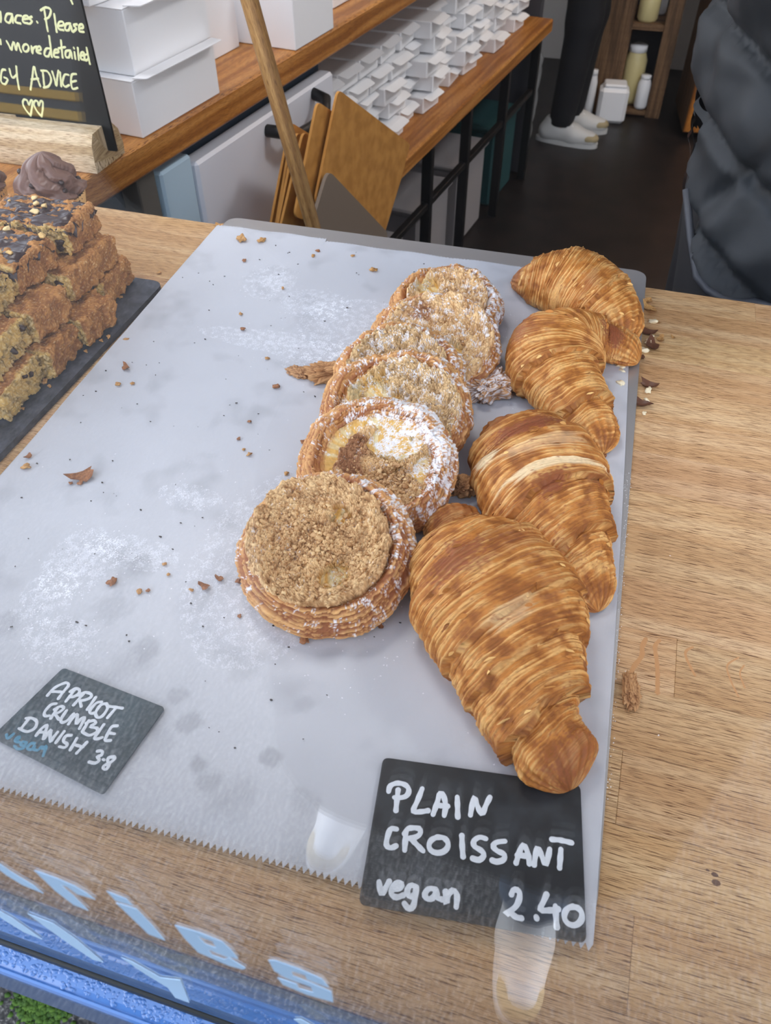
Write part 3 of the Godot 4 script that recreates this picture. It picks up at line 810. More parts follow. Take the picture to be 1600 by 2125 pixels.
# ------------------------------------------------------------------ croissants
# spine: [x, z, radius]; edges: where the dough wraps end, as shares of the length (sign: which side is the upper layer)
func croissant(label: String, spine: Array, edges: Array, slant: float, seed_: int, opts := {}) -> MeshInstance3D:
	var nu := 170
	var nv := 600
	var cv := Curve2D.new()
	for i in spine.size():
		var a: Array = spine[maxi(i - 1, 0)]
		var b: Array = spine[mini(i + 1, spine.size() - 1)]
		var t := Vector2(b[0] - a[0], b[1] - a[1]) / 6.0
		cv.add_point(Vector2(spine[i][0], spine[i][1]), -t, t)
	cv.bake_interval = 0.001
	var L := cv.get_baked_length()
	var at := PackedFloat32Array()
	for s in spine: at.append(cv.get_closest_offset(Vector2(s[0], s[1])) / L)
	at[0] = 0.0
	at[at.size() - 1] = 1.0
	var stri := noise(seed_, 1.0, FastNoiseLite.TYPE_SIMPLEX, 2)
	var big := noise(seed_ + 1, 1.0, FastNoiseLite.TYPE_SIMPLEX_SMOOTH, 3)
	var fine := noise(seed_ + 2, 1.0, FastNoiseLite.TYPE_SIMPLEX, 2)
	var lift: float = opts.get("lift", 0.0)
	var tall: float = opts.get("tall", 0.74)
	var tone: float = opts.get("tone", 0.0)
	var pale_at: Array = opts.get("pale", [])
	var dark_at: Array = opts.get("dark", [])
	var bend: float = opts.get("bend", 0.0)
	var rise: Array = opts.get("rise", [0.0, 0.0])
	var c_gold := Color(0.55, 0.215, 0.046)
	var c_pale := Color(0.92, 0.58, 0.215)
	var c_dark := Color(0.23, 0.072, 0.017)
	var c_red := Color(0.26, 0.075, 0.032)
	var c_cream := Color(0.90, 0.72, 0.44)
	var m := MB.new()
	for j in nv:
		var t := float(j) / (nv - 1)
		# ease the rows towards the ends so that the tips stay round
		var p := cv.sample_baked(t * L, true)
		var e := 0.035 * L
		var d := (cv.sample_baked(minf(t * L + e, L), true) - cv.sample_baked(maxf(t * L - e, 0.0), true)).normalized()
		var side := Vector2(-d.y, d.x)
		var r0 := 0.0
		for k in range(1, at.size()):
			if t <= at[k] or k == at.size() - 1:
				var f := clampf((t - at[k - 1]) / maxf(at[k] - at[k - 1], 0.001), 0.0, 1.0)
				var ra: float = spine[maxi(k - 2, 0)][2]
				var rb: float = spine[k - 1][2]
				var rc: float = spine[k][2]
				var rd: float = spine[mini(k + 1, at.size() - 1)][2]
				r0 = cubic_interpolate(rb, rc, ra, rd, f)
				break
		var end := minf(t, 1.0 - t) * L          # metres to the nearer tip
		var close := sqrt(clampf(1.0 - pow(1.0 - minf(end / 0.012, 1.0), 2.0), 0.0, 1.0))
		var fan := 1.0 - sm(0.006, 0.030, end)
		var up := lerpf(rise[0], rise[1], t)
		for i in nu:
			var a := TAU * i / nu
			var ca := cos(a)
			var sa := sin(a)
			var ts := t + slant * ca * r0 / L + bend * sa * 0.02     # the wraps run aslant round the roll
			var s := ts * L
			var ring := 0.0
			var edge_dark := 0.0
			for q in edges:
				var wob: float = big.get_noise_3d(ca * 1.3 + q[0] * 40.0, sa * 1.3, 3.0) * 0.005
				var dd: float = (ts - q[0]) * L * q[1] + wob
				if dd > 0.0:
					ring += q[2] * exp(-dd / 0.016)
					edge_dark = maxf(edge_dark, exp(-dd / 0.0035) * (0.65 if q.size() < 4 else q[3]))
				else:
					ring -= q[2] * 0.6 * exp(dd / 0.005)
			var warp := big.get_noise_3d(ca * 0.5, sa * 0.5, s * 18.0) * 1.3
			var w1 := stri.get_noise_3d(s * 400.0 + warp, ca * 0.42, sa * 0.42)
			var w2 := stri.get_noise_3d(s * 850.0 + warp * 2.0 + 40.0, ca * 0.7, sa * 0.7)
			var px := p.x + side.x * ca * r0
			var pz := p.y + side.y * ca * r0
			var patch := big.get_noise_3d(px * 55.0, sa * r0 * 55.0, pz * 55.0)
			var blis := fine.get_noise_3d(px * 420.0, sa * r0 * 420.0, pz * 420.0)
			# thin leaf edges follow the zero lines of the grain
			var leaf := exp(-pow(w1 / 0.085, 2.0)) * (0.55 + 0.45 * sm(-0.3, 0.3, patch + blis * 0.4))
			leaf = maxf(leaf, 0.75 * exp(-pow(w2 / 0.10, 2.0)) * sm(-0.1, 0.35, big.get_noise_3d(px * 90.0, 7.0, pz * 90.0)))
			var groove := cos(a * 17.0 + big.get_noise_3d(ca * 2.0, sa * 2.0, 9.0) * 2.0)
			var r := r0 * close + (ring + (w1 * 0.0009 + w2 * 0.00040 - leaf * 0.00040) * (1.0 - fan * 0.7) + patch * 0.0013 + blis * 0.00018) * close
			r += groove * 0.0008 * fan * close
			var hh := r * tall * (1.0 - fan * 0.12)
			var yc := r0 * 0.42 * close + 0.001
			var y := yc + hh * sa
			var lo := 0.0012 + 0.0010 * absf(patch)
			if y < lo: y = lo + (y - lo) * 0.04
			var squeeze := 1.0 if sa > -0.2 else 1.0 + (sa + 0.2) * 0.35
			var o := p + side * (ca * r * squeeze) + d * (0.0 if end > 0.012 else (0.5 - close * 0.5) * 0.0)
			# colour of the bake: pale where the dough stretched open, brown along wrap edges and tips
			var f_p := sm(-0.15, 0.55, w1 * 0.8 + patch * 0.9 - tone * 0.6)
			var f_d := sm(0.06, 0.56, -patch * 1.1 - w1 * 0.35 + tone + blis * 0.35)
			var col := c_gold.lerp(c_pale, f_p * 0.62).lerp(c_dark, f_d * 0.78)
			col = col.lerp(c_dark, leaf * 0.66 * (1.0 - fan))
			for q in pale_at:
				var g: float = exp(-pow((ts - q[0]) * L / q[2], 2.0)) * exp(-pow(angle_difference(a, q[1]) / q[3], 2.0))
				col = col.lerp(c_cream, sm(0.25, 0.6, g + w1 * 0.35) * q[4])
			for q in dark_at:
				var g: float = exp(-pow((ts - q[0]) * L / q[2], 2.0)) * exp(-pow(angle_difference(a, q[1]) / q[3], 2.0))
				col = col.lerp(c_red, sm(0.25, 0.75, g + blis * 0.5 + patch * 0.4) * q[4])
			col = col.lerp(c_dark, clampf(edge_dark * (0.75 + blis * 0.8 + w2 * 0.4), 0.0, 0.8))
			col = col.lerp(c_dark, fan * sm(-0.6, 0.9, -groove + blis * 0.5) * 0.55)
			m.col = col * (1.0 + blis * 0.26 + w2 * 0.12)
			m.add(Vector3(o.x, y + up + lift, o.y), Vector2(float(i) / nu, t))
	m.grid(0, nu, nv, true)
	# ragged flakes that lift along the wrap edges
	var rng := RandomNumberGenerator.new()
	rng.seed = seed_
	for k in 46:
		var j := rng.randi_range(30, nv - 31)
		if k < 30 and edges.size() > 0:
			j = clampi(int((edges[k % edges.size()][0] + rng.randf_range(-0.004, 0.012)) * nv), 8, nv - 9)
		var i := rng.randi_range(8, nu / 2 - 8)
		var q := m.v[j * nu + i]
		var n := (m.v[j * nu + i + 1] - q).cross(m.v[(j + 1) * nu + i] - q).normalized()
		if n.y < 0.0: n = -n
		var u := (m.v[j * nu + i + 1] - q).normalized()
		var v := n.cross(u)
		var ln := rng.randf_range(0.003, 0.008)
		var wd := rng.randf_range(0.001, 0.0026)
		m.col = c_gold.lerp(c_dark if rng.randf() < 0.5 else c_pale, rng.randf())
		var b := m.v.size()
		for w in 5:
			for h in 3:
				var fw := (w / 4.0 - 0.5) * 2.0
				var tp := 1.0 - fw * fw * 0.8
				m.add(q + u * fw * ln * 0.5 + v * (h / 2.0 - 0.3) * wd * tp + n * (0.0002 + h * 0.00035 * tp + 0.0002 * sin(w * 2.0 + k)))
		m.grid(b, 3, 5)
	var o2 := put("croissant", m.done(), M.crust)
	o2.position.y = PAPER_Y
	tag(o2, label, "croissant", "plain croissants along the right edge of the tray")
	return o2

func build_croissants() -> void:
	var up := PI / 2
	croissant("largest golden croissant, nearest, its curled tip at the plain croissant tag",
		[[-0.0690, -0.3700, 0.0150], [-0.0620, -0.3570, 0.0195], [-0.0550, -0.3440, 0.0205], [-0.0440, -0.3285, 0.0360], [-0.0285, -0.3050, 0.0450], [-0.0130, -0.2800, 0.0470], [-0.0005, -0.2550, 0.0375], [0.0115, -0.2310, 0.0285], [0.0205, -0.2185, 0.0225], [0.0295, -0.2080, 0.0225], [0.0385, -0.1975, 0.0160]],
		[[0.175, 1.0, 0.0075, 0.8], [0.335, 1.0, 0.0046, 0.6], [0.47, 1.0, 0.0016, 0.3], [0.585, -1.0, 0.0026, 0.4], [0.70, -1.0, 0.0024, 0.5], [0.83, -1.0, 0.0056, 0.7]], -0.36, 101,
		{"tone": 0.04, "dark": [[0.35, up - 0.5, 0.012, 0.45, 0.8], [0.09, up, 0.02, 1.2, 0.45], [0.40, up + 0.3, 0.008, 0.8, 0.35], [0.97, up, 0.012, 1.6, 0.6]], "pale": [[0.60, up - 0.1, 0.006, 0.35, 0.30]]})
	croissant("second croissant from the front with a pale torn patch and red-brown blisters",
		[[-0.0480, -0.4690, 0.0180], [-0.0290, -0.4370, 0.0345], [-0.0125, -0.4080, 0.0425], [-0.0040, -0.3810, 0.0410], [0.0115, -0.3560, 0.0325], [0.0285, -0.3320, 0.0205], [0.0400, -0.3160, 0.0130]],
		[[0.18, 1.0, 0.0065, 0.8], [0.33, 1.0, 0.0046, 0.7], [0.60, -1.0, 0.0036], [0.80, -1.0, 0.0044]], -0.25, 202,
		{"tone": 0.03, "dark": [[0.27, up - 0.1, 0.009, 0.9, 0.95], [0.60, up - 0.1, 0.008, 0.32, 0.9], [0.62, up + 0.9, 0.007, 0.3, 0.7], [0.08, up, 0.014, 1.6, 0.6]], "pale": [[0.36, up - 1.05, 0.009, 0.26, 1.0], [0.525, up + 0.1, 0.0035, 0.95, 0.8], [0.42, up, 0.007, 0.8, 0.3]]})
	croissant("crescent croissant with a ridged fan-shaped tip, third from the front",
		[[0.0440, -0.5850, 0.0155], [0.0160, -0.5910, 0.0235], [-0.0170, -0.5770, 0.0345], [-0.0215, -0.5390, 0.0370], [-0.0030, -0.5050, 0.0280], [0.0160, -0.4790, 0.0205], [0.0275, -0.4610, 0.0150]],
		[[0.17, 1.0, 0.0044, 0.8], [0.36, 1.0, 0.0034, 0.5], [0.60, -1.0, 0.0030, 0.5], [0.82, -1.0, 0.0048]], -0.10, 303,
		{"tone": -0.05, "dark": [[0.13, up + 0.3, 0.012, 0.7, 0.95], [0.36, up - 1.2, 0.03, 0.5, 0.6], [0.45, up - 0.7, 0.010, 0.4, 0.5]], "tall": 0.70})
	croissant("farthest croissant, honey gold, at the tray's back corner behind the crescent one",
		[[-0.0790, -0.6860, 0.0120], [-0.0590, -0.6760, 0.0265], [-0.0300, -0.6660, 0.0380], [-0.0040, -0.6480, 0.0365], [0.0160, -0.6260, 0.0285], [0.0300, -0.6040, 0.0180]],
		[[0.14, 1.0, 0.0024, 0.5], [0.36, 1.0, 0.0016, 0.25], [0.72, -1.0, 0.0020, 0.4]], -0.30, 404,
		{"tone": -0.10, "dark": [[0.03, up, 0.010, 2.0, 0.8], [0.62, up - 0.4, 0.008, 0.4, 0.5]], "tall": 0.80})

# ------------------------------------------------------------------ apricot crumble danishes
# opts: cr (crumble radius share), off (crumble offset), mound, sugar, gap [angle, r, size] where the custard shows, tone
func danish(label: String, at: Vector3, R: float, tilt: float, tilt_dir: float, seed_: int, opts := {}) -> Node3D:
	var o := thing("danish", label, "danish", at, 0.0, "apricot crumble danishes in a row down the tray")
	var ax := Vector3(cos(tilt_dir), 0, sin(tilt_dir))
	o.basis = Basis(ax, tilt) * Basis(Vector3.UP, opts.get("spin", 0.0))
	var H: float = opts.get("high", 0.021)
	var cr: float = opts.get("cr", 0.74)
	var off: Vector2 = opts.get("off", Vector2.ZERO)
	var mound: float = opts.get("mound", 0.004)
	var sug: float = opts.get("sugar", 0.4)
	var sug_dir: float = opts.get("sugar_dir", 0.0)
	var gap: Array = opts.get("gap", [])
	var q: float = opts.get("q", 1.0)
	var tone: float = opts.get("tone", 0.13)
	var big := noise(seed_, 1.0, FastNoiseLite.TYPE_SIMPLEX_SMOOTH, 3)
	var fine := noise(seed_ + 1, 1.0, FastNoiseLite.TYPE_SIMPLEX, 3)
	var sn := noise(seed_ + 3, 1.0, FastNoiseLite.TYPE_SIMPLEX, 2)
	var c_dough := Color(0.55, 0.235, 0.085)
	var c_light := Color(0.76, 0.43, 0.17)
	var c_brown := Color(0.26, 0.085, 0.038)
	var c_white := Color(0.90, 0.90, 0.92)
	var c_custard := Color(0.78, 0.47, 0.13)
	# pastry case: bottom centre -> side -> terraced rim -> filling
	var prof := [[0.0, 0.0], [0.60, 0.0], [0.93, 0.0], [0.985, 0.10], [1.0, 0.30], [0.985, 0.52], [0.945, 0.62], [0.915, 0.66], [0.905, 0.74], [0.885, 0.86], [0.855, 0.88], [0.845, 0.95], [0.815, 1.0], [0.77, 0.98], [0.73, 0.84], [0.66, 0.68], [0.50, 0.62], [0.25, 0.62], [0.0, 0.62]]
	var pl := PackedFloat32Array([0.0])
	for k in range(1, prof.size()):
		pl.append(pl[k - 1] + Vector2(prof[k][0] - prof[k - 1][0], (prof[k][1] - prof[k - 1][1]) * H / R).length())
	var nu := int(360 * q)
	var nv := int(150 * q)
	var m := MB.new()
	for j in nv:
		var s := pl[pl.size() - 1] * j / (nv - 1)
		var k := 1
		while k < pl.size() - 1 and s > pl[k]: k += 1
		var f := clampf((s - pl[k - 1]) / maxf(pl[k] - pl[k - 1], 1e-5), 0.0, 1.0)
		var rr: float = lerpf(prof[k - 1][0], prof[k][0], f)
		var yy: float = lerpf(prof[k - 1][1], prof[k][1], f) * H
		var rim := sm(0.60, 0.72, rr) if j > nv / 3 else sm(0.8, 0.9, rr)
		for i in nu:
			var a := TAU * i / nu
			var ca := cos(a)
			var sa := sin(a)
			var n1 := big.get_noise_2d(ca * 1.2 + 3.0, sa * 1.2)
			var n2 := big.get_noise_2d(ca * 3.5, sa * 3.5 + 7.0)
			# laminations run round the rim, slightly spiralled
			var lam := fine.get_noise_3d(s * 40.0 + n2 * 1.1 + a * 0.15, ca * 0.9, sa * 0.9)
			var leaf := exp(-pow(lam / 0.09, 2.0))
			var blis := fine.get_noise_3d(ca * rr * 34.0, yy * 900.0, sa * rr * 34.0)
			var out := R * rr * (1.0 + 0.045 * n1 * rim + 0.016 * n2 * rim) + (lam * 0.0020 - leaf * 0.0005 + blis * 0.0002) * rim
			var y := yy * (1.0 + 0.14 * n1 * rim) + (lam * 0.0012 + blis * 0.0003) * rim
			if j > nv / 2 and rr < 0.66: y += big.get_noise_2d(ca * rr * 9.0, sa * rr * 9.0) * 0.0012
			var col := c_dough.lerp(c_light, sm(-0.2, 0.5, lam + n2 * 0.3)).lerp(c_brown, sm(0.05, 0.5, -lam + blis * 0.25 - n1 * 0.25 + tone) * 0.8).lerp(c_brown, leaf * 0.55 * rim)
			if j > nv / 2 and rr < 0.72: col = col.lerp(c_custard.lerp(Color(0.80, 0.66, 0.36), sm(-0.2, 0.4, n2)), 1.0 - sm(0.60, 0.70, rr + blis * 0.05))
			if j > nv * 0.28:
				var g := 0.75 * sn.get_noise_3d(ca * rr * 50.0, yy * 500.0, sa * rr * 50.0) + 0.75 * sn.get_noise_3d(ca * rr * 6.0, 5.0, sa * rr * 6.0)
				var w := sug * (0.32 + 0.68 * cos(a - sug_dir)) * (1.0 if yy > H * 0.5 else 0.55)
				col = col.lerp(c_white, sm(0.44, 0.60, g + w) * 0.95)
			m.col = col * (1.0 + blis * 0.2)
			m.add(Vector3(ca * out, maxf(y, 0.0), sa * out), Vector2(rr, a))
	m.grid(0, nu, nv, true)
	put("pastry_case", m.done(), M.crust, o)
	# crumble topping: a lumpy crust of its own over the middle
	var c1 := cells(seed_ + 5, 1.0)
	var c2 := cells(seed_ + 6, 1.0)
	var c_cr := Color(0.66, 0.415, 0.205)
	var c_crl := Color(0.86, 0.61, 0.32)
	var c_crd := Color(0.44, 0.235, 0.100)
	if opts.get("pale", false):
		c_cr = Color(0.58, 0.40, 0.21)
		c_crd = Color(0.36, 0.21, 0.095)
	var mu := int(330 * q)
	var mv := int(130 * q)
	var t := MB.new()
	for j in mv:
		var rr := cr * float(j) / (mv - 1)
		for i in mu:
			var a := TAU * i / mu
			var x := cos(a) * rr
			var z := sin(a) * rr
			var e := rr / cr
			var n1 := big.get_noise_2d(x * 3.0 + 11.0, z * 3.0)
			var d1 := c1.get_noise_2d(x * 13.0, z * 13.0)       # about -1 .. 0
			var d2 := c2.get_noise_2d(x * 34.0, z * 34.0)
			var f1 := fine.get_noise_2d(x * 60.0, z * 60.0)
			var chunk := sm(-0.25, 0.55, big.get_noise_2d(x * 4.5 + 40.0, z * 4.5 + 9.0) + 0.25)
			var high := H * 0.60 + 0.0035 + mound * (1.0 - e * e) + n1 * 0.0022
			high += (-d1 - 0.55) * 0.0068 * chunk + (-d2 - 0.55) * 0.0030 + f1 * 0.0009
			high += sm(0.55, 0.95, e) * H * (0.36 if cr > 0.68 else 0.1) * (1.0 - sm(0.93, 1.0, e))
			var edge := sm(0.90, 1.0, e + big.get_noise_2d(cos(a) * 3.0, sin(a) * 3.0) * 0.10)
			high -= edge * H * 0.42
			var hole := 0.0
			for g in gap:
				var dx: float = x - g[0]
				var dz: float = z - g[1]
				hole = maxf(hole, 1.0 - sm(0.7, 1.15, sqrt(dx * dx + dz * dz) / g[2] + n1 * 0.5 + f1 * 0.12))
			high -= hole * 0.0075
			var col := c_cr.lerp(c_crl, sm(-0.2, 0.5, f1 + n1 * 0.5)).lerp(c_crd, sm(0.02, 0.5, fine.get_noise_2d(x * 21.0 + 70.0, z * 21.0) * 0.9 - n1 * 0.8) * 0.8)
			if hole > 0.0: col = col.lerp(c_custard.lerp(Color(0.76, 0.62, 0.34), sm(-0.3, 0.3, n1)), hole * 0.85)
			for b in opts.get("brown", []):
				var dx: float = x - b[0]
				var dz: float = z - b[1]
				col = col.lerp(Color(0.34, 0.15, 0.075), (1.0 - sm(0.7, 1.1, sqrt(dx * dx + dz * dz) / b[2] + n1 * 0.6)) * 0.8)
			var g2 := 0.8 * sn.get_noise_3d(x * 52.0, 3.0, z * 52.0) + 0.7 * sn.get_noise_3d(x * 6.0, 9.0, z * 6.0)
			var w2: float = opts.get("sugar_top", sug) * (0.75 + 0.25 * cos(a - sug_dir))
			col = col.lerp(c_white, sm(0.50, 0.66, g2 + w2) * 0.92)
			t.col = col * (1.0 + f1 * 0.22)
			t.add(Vector3((x + off.x) * R, high, (z + off.y) * R), Vector2(x, z))
	t.grid(0, mu, mv, true)
	put("crumble_topping", t.done(), M.crumb, o)
	# loose nuggets of crumble
	var rng := RandomNumberGenerator.new()
	rng.seed = seed_ + 8
	var nb := MB.new()
	for k in int(opts.get("nuggets", 150)):
		var a := rng.randf() * TAU
		var rr := cr * 0.92 * sqrt(rng.randf())
		if opts.has("heap") and rng.randf() < 0.7:
			var hp: Array = opts.heap
			var ra: float = absf(rng.randfn()) * hp[2] * 0.6
			var x0: float = hp[0] + cos(a) * ra
			var z0: float = hp[1] + sin(a) * ra
			a = atan2(z0, x0)
			rr = minf(Vector2(x0, z0).length(), cr * 0.95)
		var jj := clampi(int(rr / cr * (mv - 1)), 0, mv - 1)
		var ii := int(fposmod(a, TAU) / TAU * mu) % mu
		var p := t.v[jj * mu + ii]
		var r := rng.randf_range(0.0005, 0.0012) * (1.0 if rng.randf() < 0.85 else 1.5)
		nb.col = c_cr.lerp(c_crl if rng.randf() < 0.6 else c_crd, rng.randf())
		if rng.randf() < opts.get("sugar_top", sug) * 0.5: nb.col = nb.col.lerp(c_white, 0.7)
		blob(nb, p + Vector3(0, r * 0.35, 0), Vector3(r * rng.randf_range(0.8, 1.5), r * 0.8, r), k + seed_, 8, 6, 0.5)
	put("crumble_nuggets", nb.done(), M.crumb, o).set_meta("kind", "stuff")
	return o

func build_danishes() -> void:
	var y := PAPER_Y + 0.0008
	# the front edge stands on the paper, the back leans on the next one
	danish("nearest crumble danish, wholly covered in tan crumble with a terraced pastry rim", dan_at(-0.1262, -0.2985, 0.0545, 0.30), 0.0545, 0.30, -0.22, 501,
		{"cr": 0.84, "off": Vector2(-0.10, -0.02), "mound": 0.0045, "sugar": 0.30, "sugar_dir": -0.9, "sugar_top": -0.22, "high": 0.024, "tone": 0.28, "heap": [0.05, 0.12, 0.8], "nuggets": 520, "gap": [[0.12, -0.36, 0.12], [0.30, 0.36, 0.16]]})
	danish("second danish from the front, sugared rim round a yellow well and a brown patch", dan_at(-0.1195, -0.3800, 0.0545, 0.36), 0.0540, 0.36, -0.10, 512,
		{"cr": 0.66, "off": Vector2(0.14, 0.10), "mound": 0.001, "sugar": 0.62, "sugar_dir": -0.9, "sugar_top": -0.05, "gap": [[0.02, -0.40, 0.34], [0.48, -0.15, 0.20]], "brown": [[-0.52, -0.10, 0.34]], "heap": [0.10, 0.22, 0.4], "nuggets": 260})
	danish("third danish from the front, pale hollow at left, dusted crumble at right", dan_at(-0.1235, -0.4360, 0.0560, 0.34), 0.0560, 0.34, 0.05, 523,
		{"cr": 0.80, "off": Vector2(0.12, 0.02), "mound": 0.002, "sugar": 0.24, "sugar_dir": -1.2, "sugar_top": 0.26, "gap": [[-0.46, -0.10, 0.36]], "pale": true, "q": 0.9})
	danish("fourth danish from the front, knobbly sugared crumble broken open on its right side", dan_at(-0.1330, -0.4830, 0.0510, 0.30), 0.0505, 0.30, 0.10, 534,
		{"cr": 0.80, "off": Vector2(-0.02, -0.02), "mound": 0.004, "sugar": 0.34, "sugar_dir": -0.8, "sugar_top": 0.30, "gap": [[0.42, 0.18, 0.28]], "pale": true, "q": 0.8})
	danish("fifth danish from the front, broad and pale with crumble to its very edge", dan_at(-0.1195, -0.5385, 0.0545, 0.26), 0.0540, 0.26, -0.12, 545,
		{"cr": 0.88, "off": Vector2(0.04, 0.02), "mound": 0.002, "sugar": 0.34, "sugar_dir": -1.0, "sugar_top": 0.26, "high": 0.018, "brown": [[-0.34, -0.36, 0.2]], "gap": [[0.22, 0.16, 0.2]], "q": 0.8})
	danish("farthest danish in the row, its right rim thick with icing sugar", dan_at(-0.1245, -0.6020, 0.0500, 0.14), 0.0495, 0.14, 0.0, 556,
		{"cr": 0.74, "mound": 0.003, "sugar": 0.60, "sugar_dir": -0.2, "sugar_top": 0.28, "gap": [[-0.42, -0.2, 0.26], [0.38, 0.30, 0.16]], "q": 0.75})

# centre of the underside so that the disc's front edge touches the paper
func dan_at(x: float, z: float, R: float, tilt: float) -> Vector3:
	return Vector3(x, PAPER_Y + 0.0006 + R * 0.93 * sin(tilt), z)

# ------------------------------------------------------------------ price tags
func build_tags() -> void:
	var o := thing("price_tag", "black price tag lettered PLAIN CROISSANT vegan 2.40, lying on the front of the paper", "price tag", Vector3(-0.0576, PAPER_Y + 0.0013, -0.1877))
	put("card", slab(rounded([Vector2(0, 0), Vector2(0.1006, -0.0144), Vector2(0.1123, 0.0587), Vector2(0.0100, 0.0723)], 0.0035), 0.0, 0.0012).done(), M.tag, o)
	put("lettering", strokes(TAG_A, 0.0029, 0.00018), M.pen, o, Vector3(0, 0.00118, 0))
	o = thing("price_tag", "slate-teal price tag lettered APRICOT CRUMBLE DANISH vegan 3.8 at the paper's left", "price tag", Vector3(-0.2481, PAPER_Y + 0.0013, -0.1877))
	put("card", slab(rounded([Vector2(0, 0), Vector2(0.0676, 0.0064), Vector2(0.0608, 0.0599), Vector2(-0.0126, 0.0488)], 0.0022), 0.0, 0.0012).done(), M.tag_teal, o)
	put("lettering", strokes(TAG_B, 0.0019, 0.00018), M.pen, o, Vector3(0, 0.00118, 0))
	put("blue_lettering", strokes(TAG_V, 0.0018, 0.00018), M.pen_blue, o, Vector3(0, 0.00118, 0))

# ------------------------------------------------------------------ cakes at the left
# a slice of tray bake: size, and which face shows the crumb (front, +z) while the others keep the baked crust
func cake_slice(label: String, at: Vector3, turn: float, size: Vector3, seed_: int, glaze := false, crumb_right := false) -> Node3D:
	var o := thing("cake_slice", label, "cake", at, turn, "tray bake slices stacked on the slate board")
	var c1 := cells(seed_, 1.0)
	var n1 := noise(seed_ + 1, 1.0, FastNoiseLite.TYPE_SIMPLEX, 3)
	var h := size / 2.0
	var crust := Color(0.30, 0.125, 0.045)
	var crust_l := Color(0.50, 0.235, 0.075)
	var crumb := Color(0.60, 0.38, 0.115)
	var crumb_d := Color(0.26, 0.17, 0.06)
	var pale := Color(0.74, 0.56, 0.29)
	var m := MB.new()
	var axes := [Vector3.RIGHT, Vector3.UP, Vector3.BACK]
	for ax in 3:
		for s in [-1.0, 1.0]:
			var n: Vector3 = axes[ax] * s
			var u: Vector3 = axes[(ax + 1) % 3]
			var w: Vector3 = axes[(ax + 2) % 3]
			var hu: float = h[(ax + 1) % 3]
			var hw: float = h[(ax + 2) % 3]
			var ku := maxi(14, int(hu * 2.0 / 0.0008))
			var kw := maxi(14, int(hw * 2.0 / 0.0008))
			if s < 0.0:
				ku = maxi(8, ku / 4)
				kw = maxi(8, kw / 4)
			var is_crumb: bool = (ax == 2 and s > 0.0) or (crumb_right and ax == 0 and s > 0.0)
			var base := m.v.size()
			for j in kw:
				for i in ku:
					var p: Vector3 = n * h[ax] + u * hu * (2.0 * i / (ku - 1) - 1.0) + w * hw * (2.0 * j / (kw - 1) - 1.0)
					# round the corners
					var r := 0.003
					var q := Vector3(clampf(p.x, -h.x + r, h.x - r), clampf(p.y, -h.y + r, h.y - r), clampf(p.z, -h.z + r, h.z - r))
					var d := (p - q)
					if d.length() > 1e-6: d = d.normalized()
					p = q + d * r
					var big := n1.get_noise_3dv(p * 60.0)
					var lump := c1.get_noise_3dv(p * 260.0)
					var f := n1.get_noise_3dv(p * 420.0)
					var tiny := n1.get_noise_3dv(p * 1100.0 + Vector3(9, 9, 9))
					var share := sm(0.2, 0.8, (d.z if d.z > 0.0 else 0.0) + (maxf(d.x, 0.0) if crumb_right else 0.0) + big * 0.3)
					var col: Color
					var disp := big * 0.0036 + f * 0.0011 + tiny * 0.0003
					var cr := crust.lerp(crust_l, sm(-0.35, 0.45, f + big * 0.8)).lerp(pale, sm(0.42, 0.6, tiny) * 0.55)
					var cb := crumb.lerp(crumb_d, sm(-0.1, 0.5, n1.get_noise_3dv(p * 95.0 + Vector3(3, 8, 1)) * 1.1)).lerp(pale, sm(0.0, 0.5, n1.get_noise_3dv(p * 500.0 + Vector3(1, 2, 30)) + 0.1) * 0.7)
					col = cr.lerp(cb, share)
					disp += share * ((-lump - 0.5) * 0.0042 + f * 0.0010)
					m.col = col * (1.0 + tiny * 0.25)
					m.add(p + d * disp, Vector2(i, j))
			m.grid(base, ku, kw)
	put("cake_body", m.done(), M.crumb, o)
	var rng := RandomNumberGenerator.new()
	rng.seed = seed_ + 4
	for k in 5:
		var cm := MB.new()
		blob(cm, Vector3.ZERO, Vector3(0.0040, 0.0030, 0.0022) * rng.randf_range(0.7, 1.2), k + seed_, 10, 7, 0.3)
		var where := Vector3(rng.randf_range(-h.x, h.x) * 0.85, rng.randf_range(-h.y, h.y) * 0.75, h.z + 0.0006)
		if crumb_right and k > 2: where = Vector3(h.x + 0.0006, where.y, rng.randf_range(-h.z, h.z) * 0.8)
		put("chocolate_chip", cm.done(), M.chocolate, o, where)
	if glaze:
		var g := MB.new()
		var kn := 34
		for j in kn:
			for i in kn:
				var x := (2.0 * i / (kn - 1) - 1.0)
				var z := (2.0 * j / (kn - 1) - 1.0)
				var e := maxf(absf(x), absf(z))
				var b := n1.get_noise_2d(x * 2.0, z * 2.0)
				var sw := sin(x * 6.0 + z * 9.0 + b * 4.0)
				g.add(Vector3(x * h.x * 1.02, h.y + 0.0010 + 0.0022 * sw * (1.0 - e) + 0.0018 * b - sm(0.80, 1.0, e) * 0.0075 * (1.0 + b * 1.4), z * h.z * 1.04))
		g.grid(0, kn, kn)
		put("chocolate_glaze", g.done(), M.glaze, o)
		var nb := MB.new()
		for k in (44 if seed_ > 880 else 7):
			nb.col = Color(0.74, 0.46, 0.16).lerp(Color(0.86, 0.66, 0.34), rng.randf())
			var r := rng.randf_range(0.0010, 0.0030)
			blob(nb, Vector3(rng.randf_range(-1, 1) * h.x * 0.9, h.y + 0.0028, rng.randf_range(-1, 1) * h.z * 0.9), Vector3(r * 1.3, r * 0.8, r), k, 8, 6, 0.5)
		put("chopped_nuts", nb.done(), M.crumb, o).set_meta("kind", "stuff")
	return o

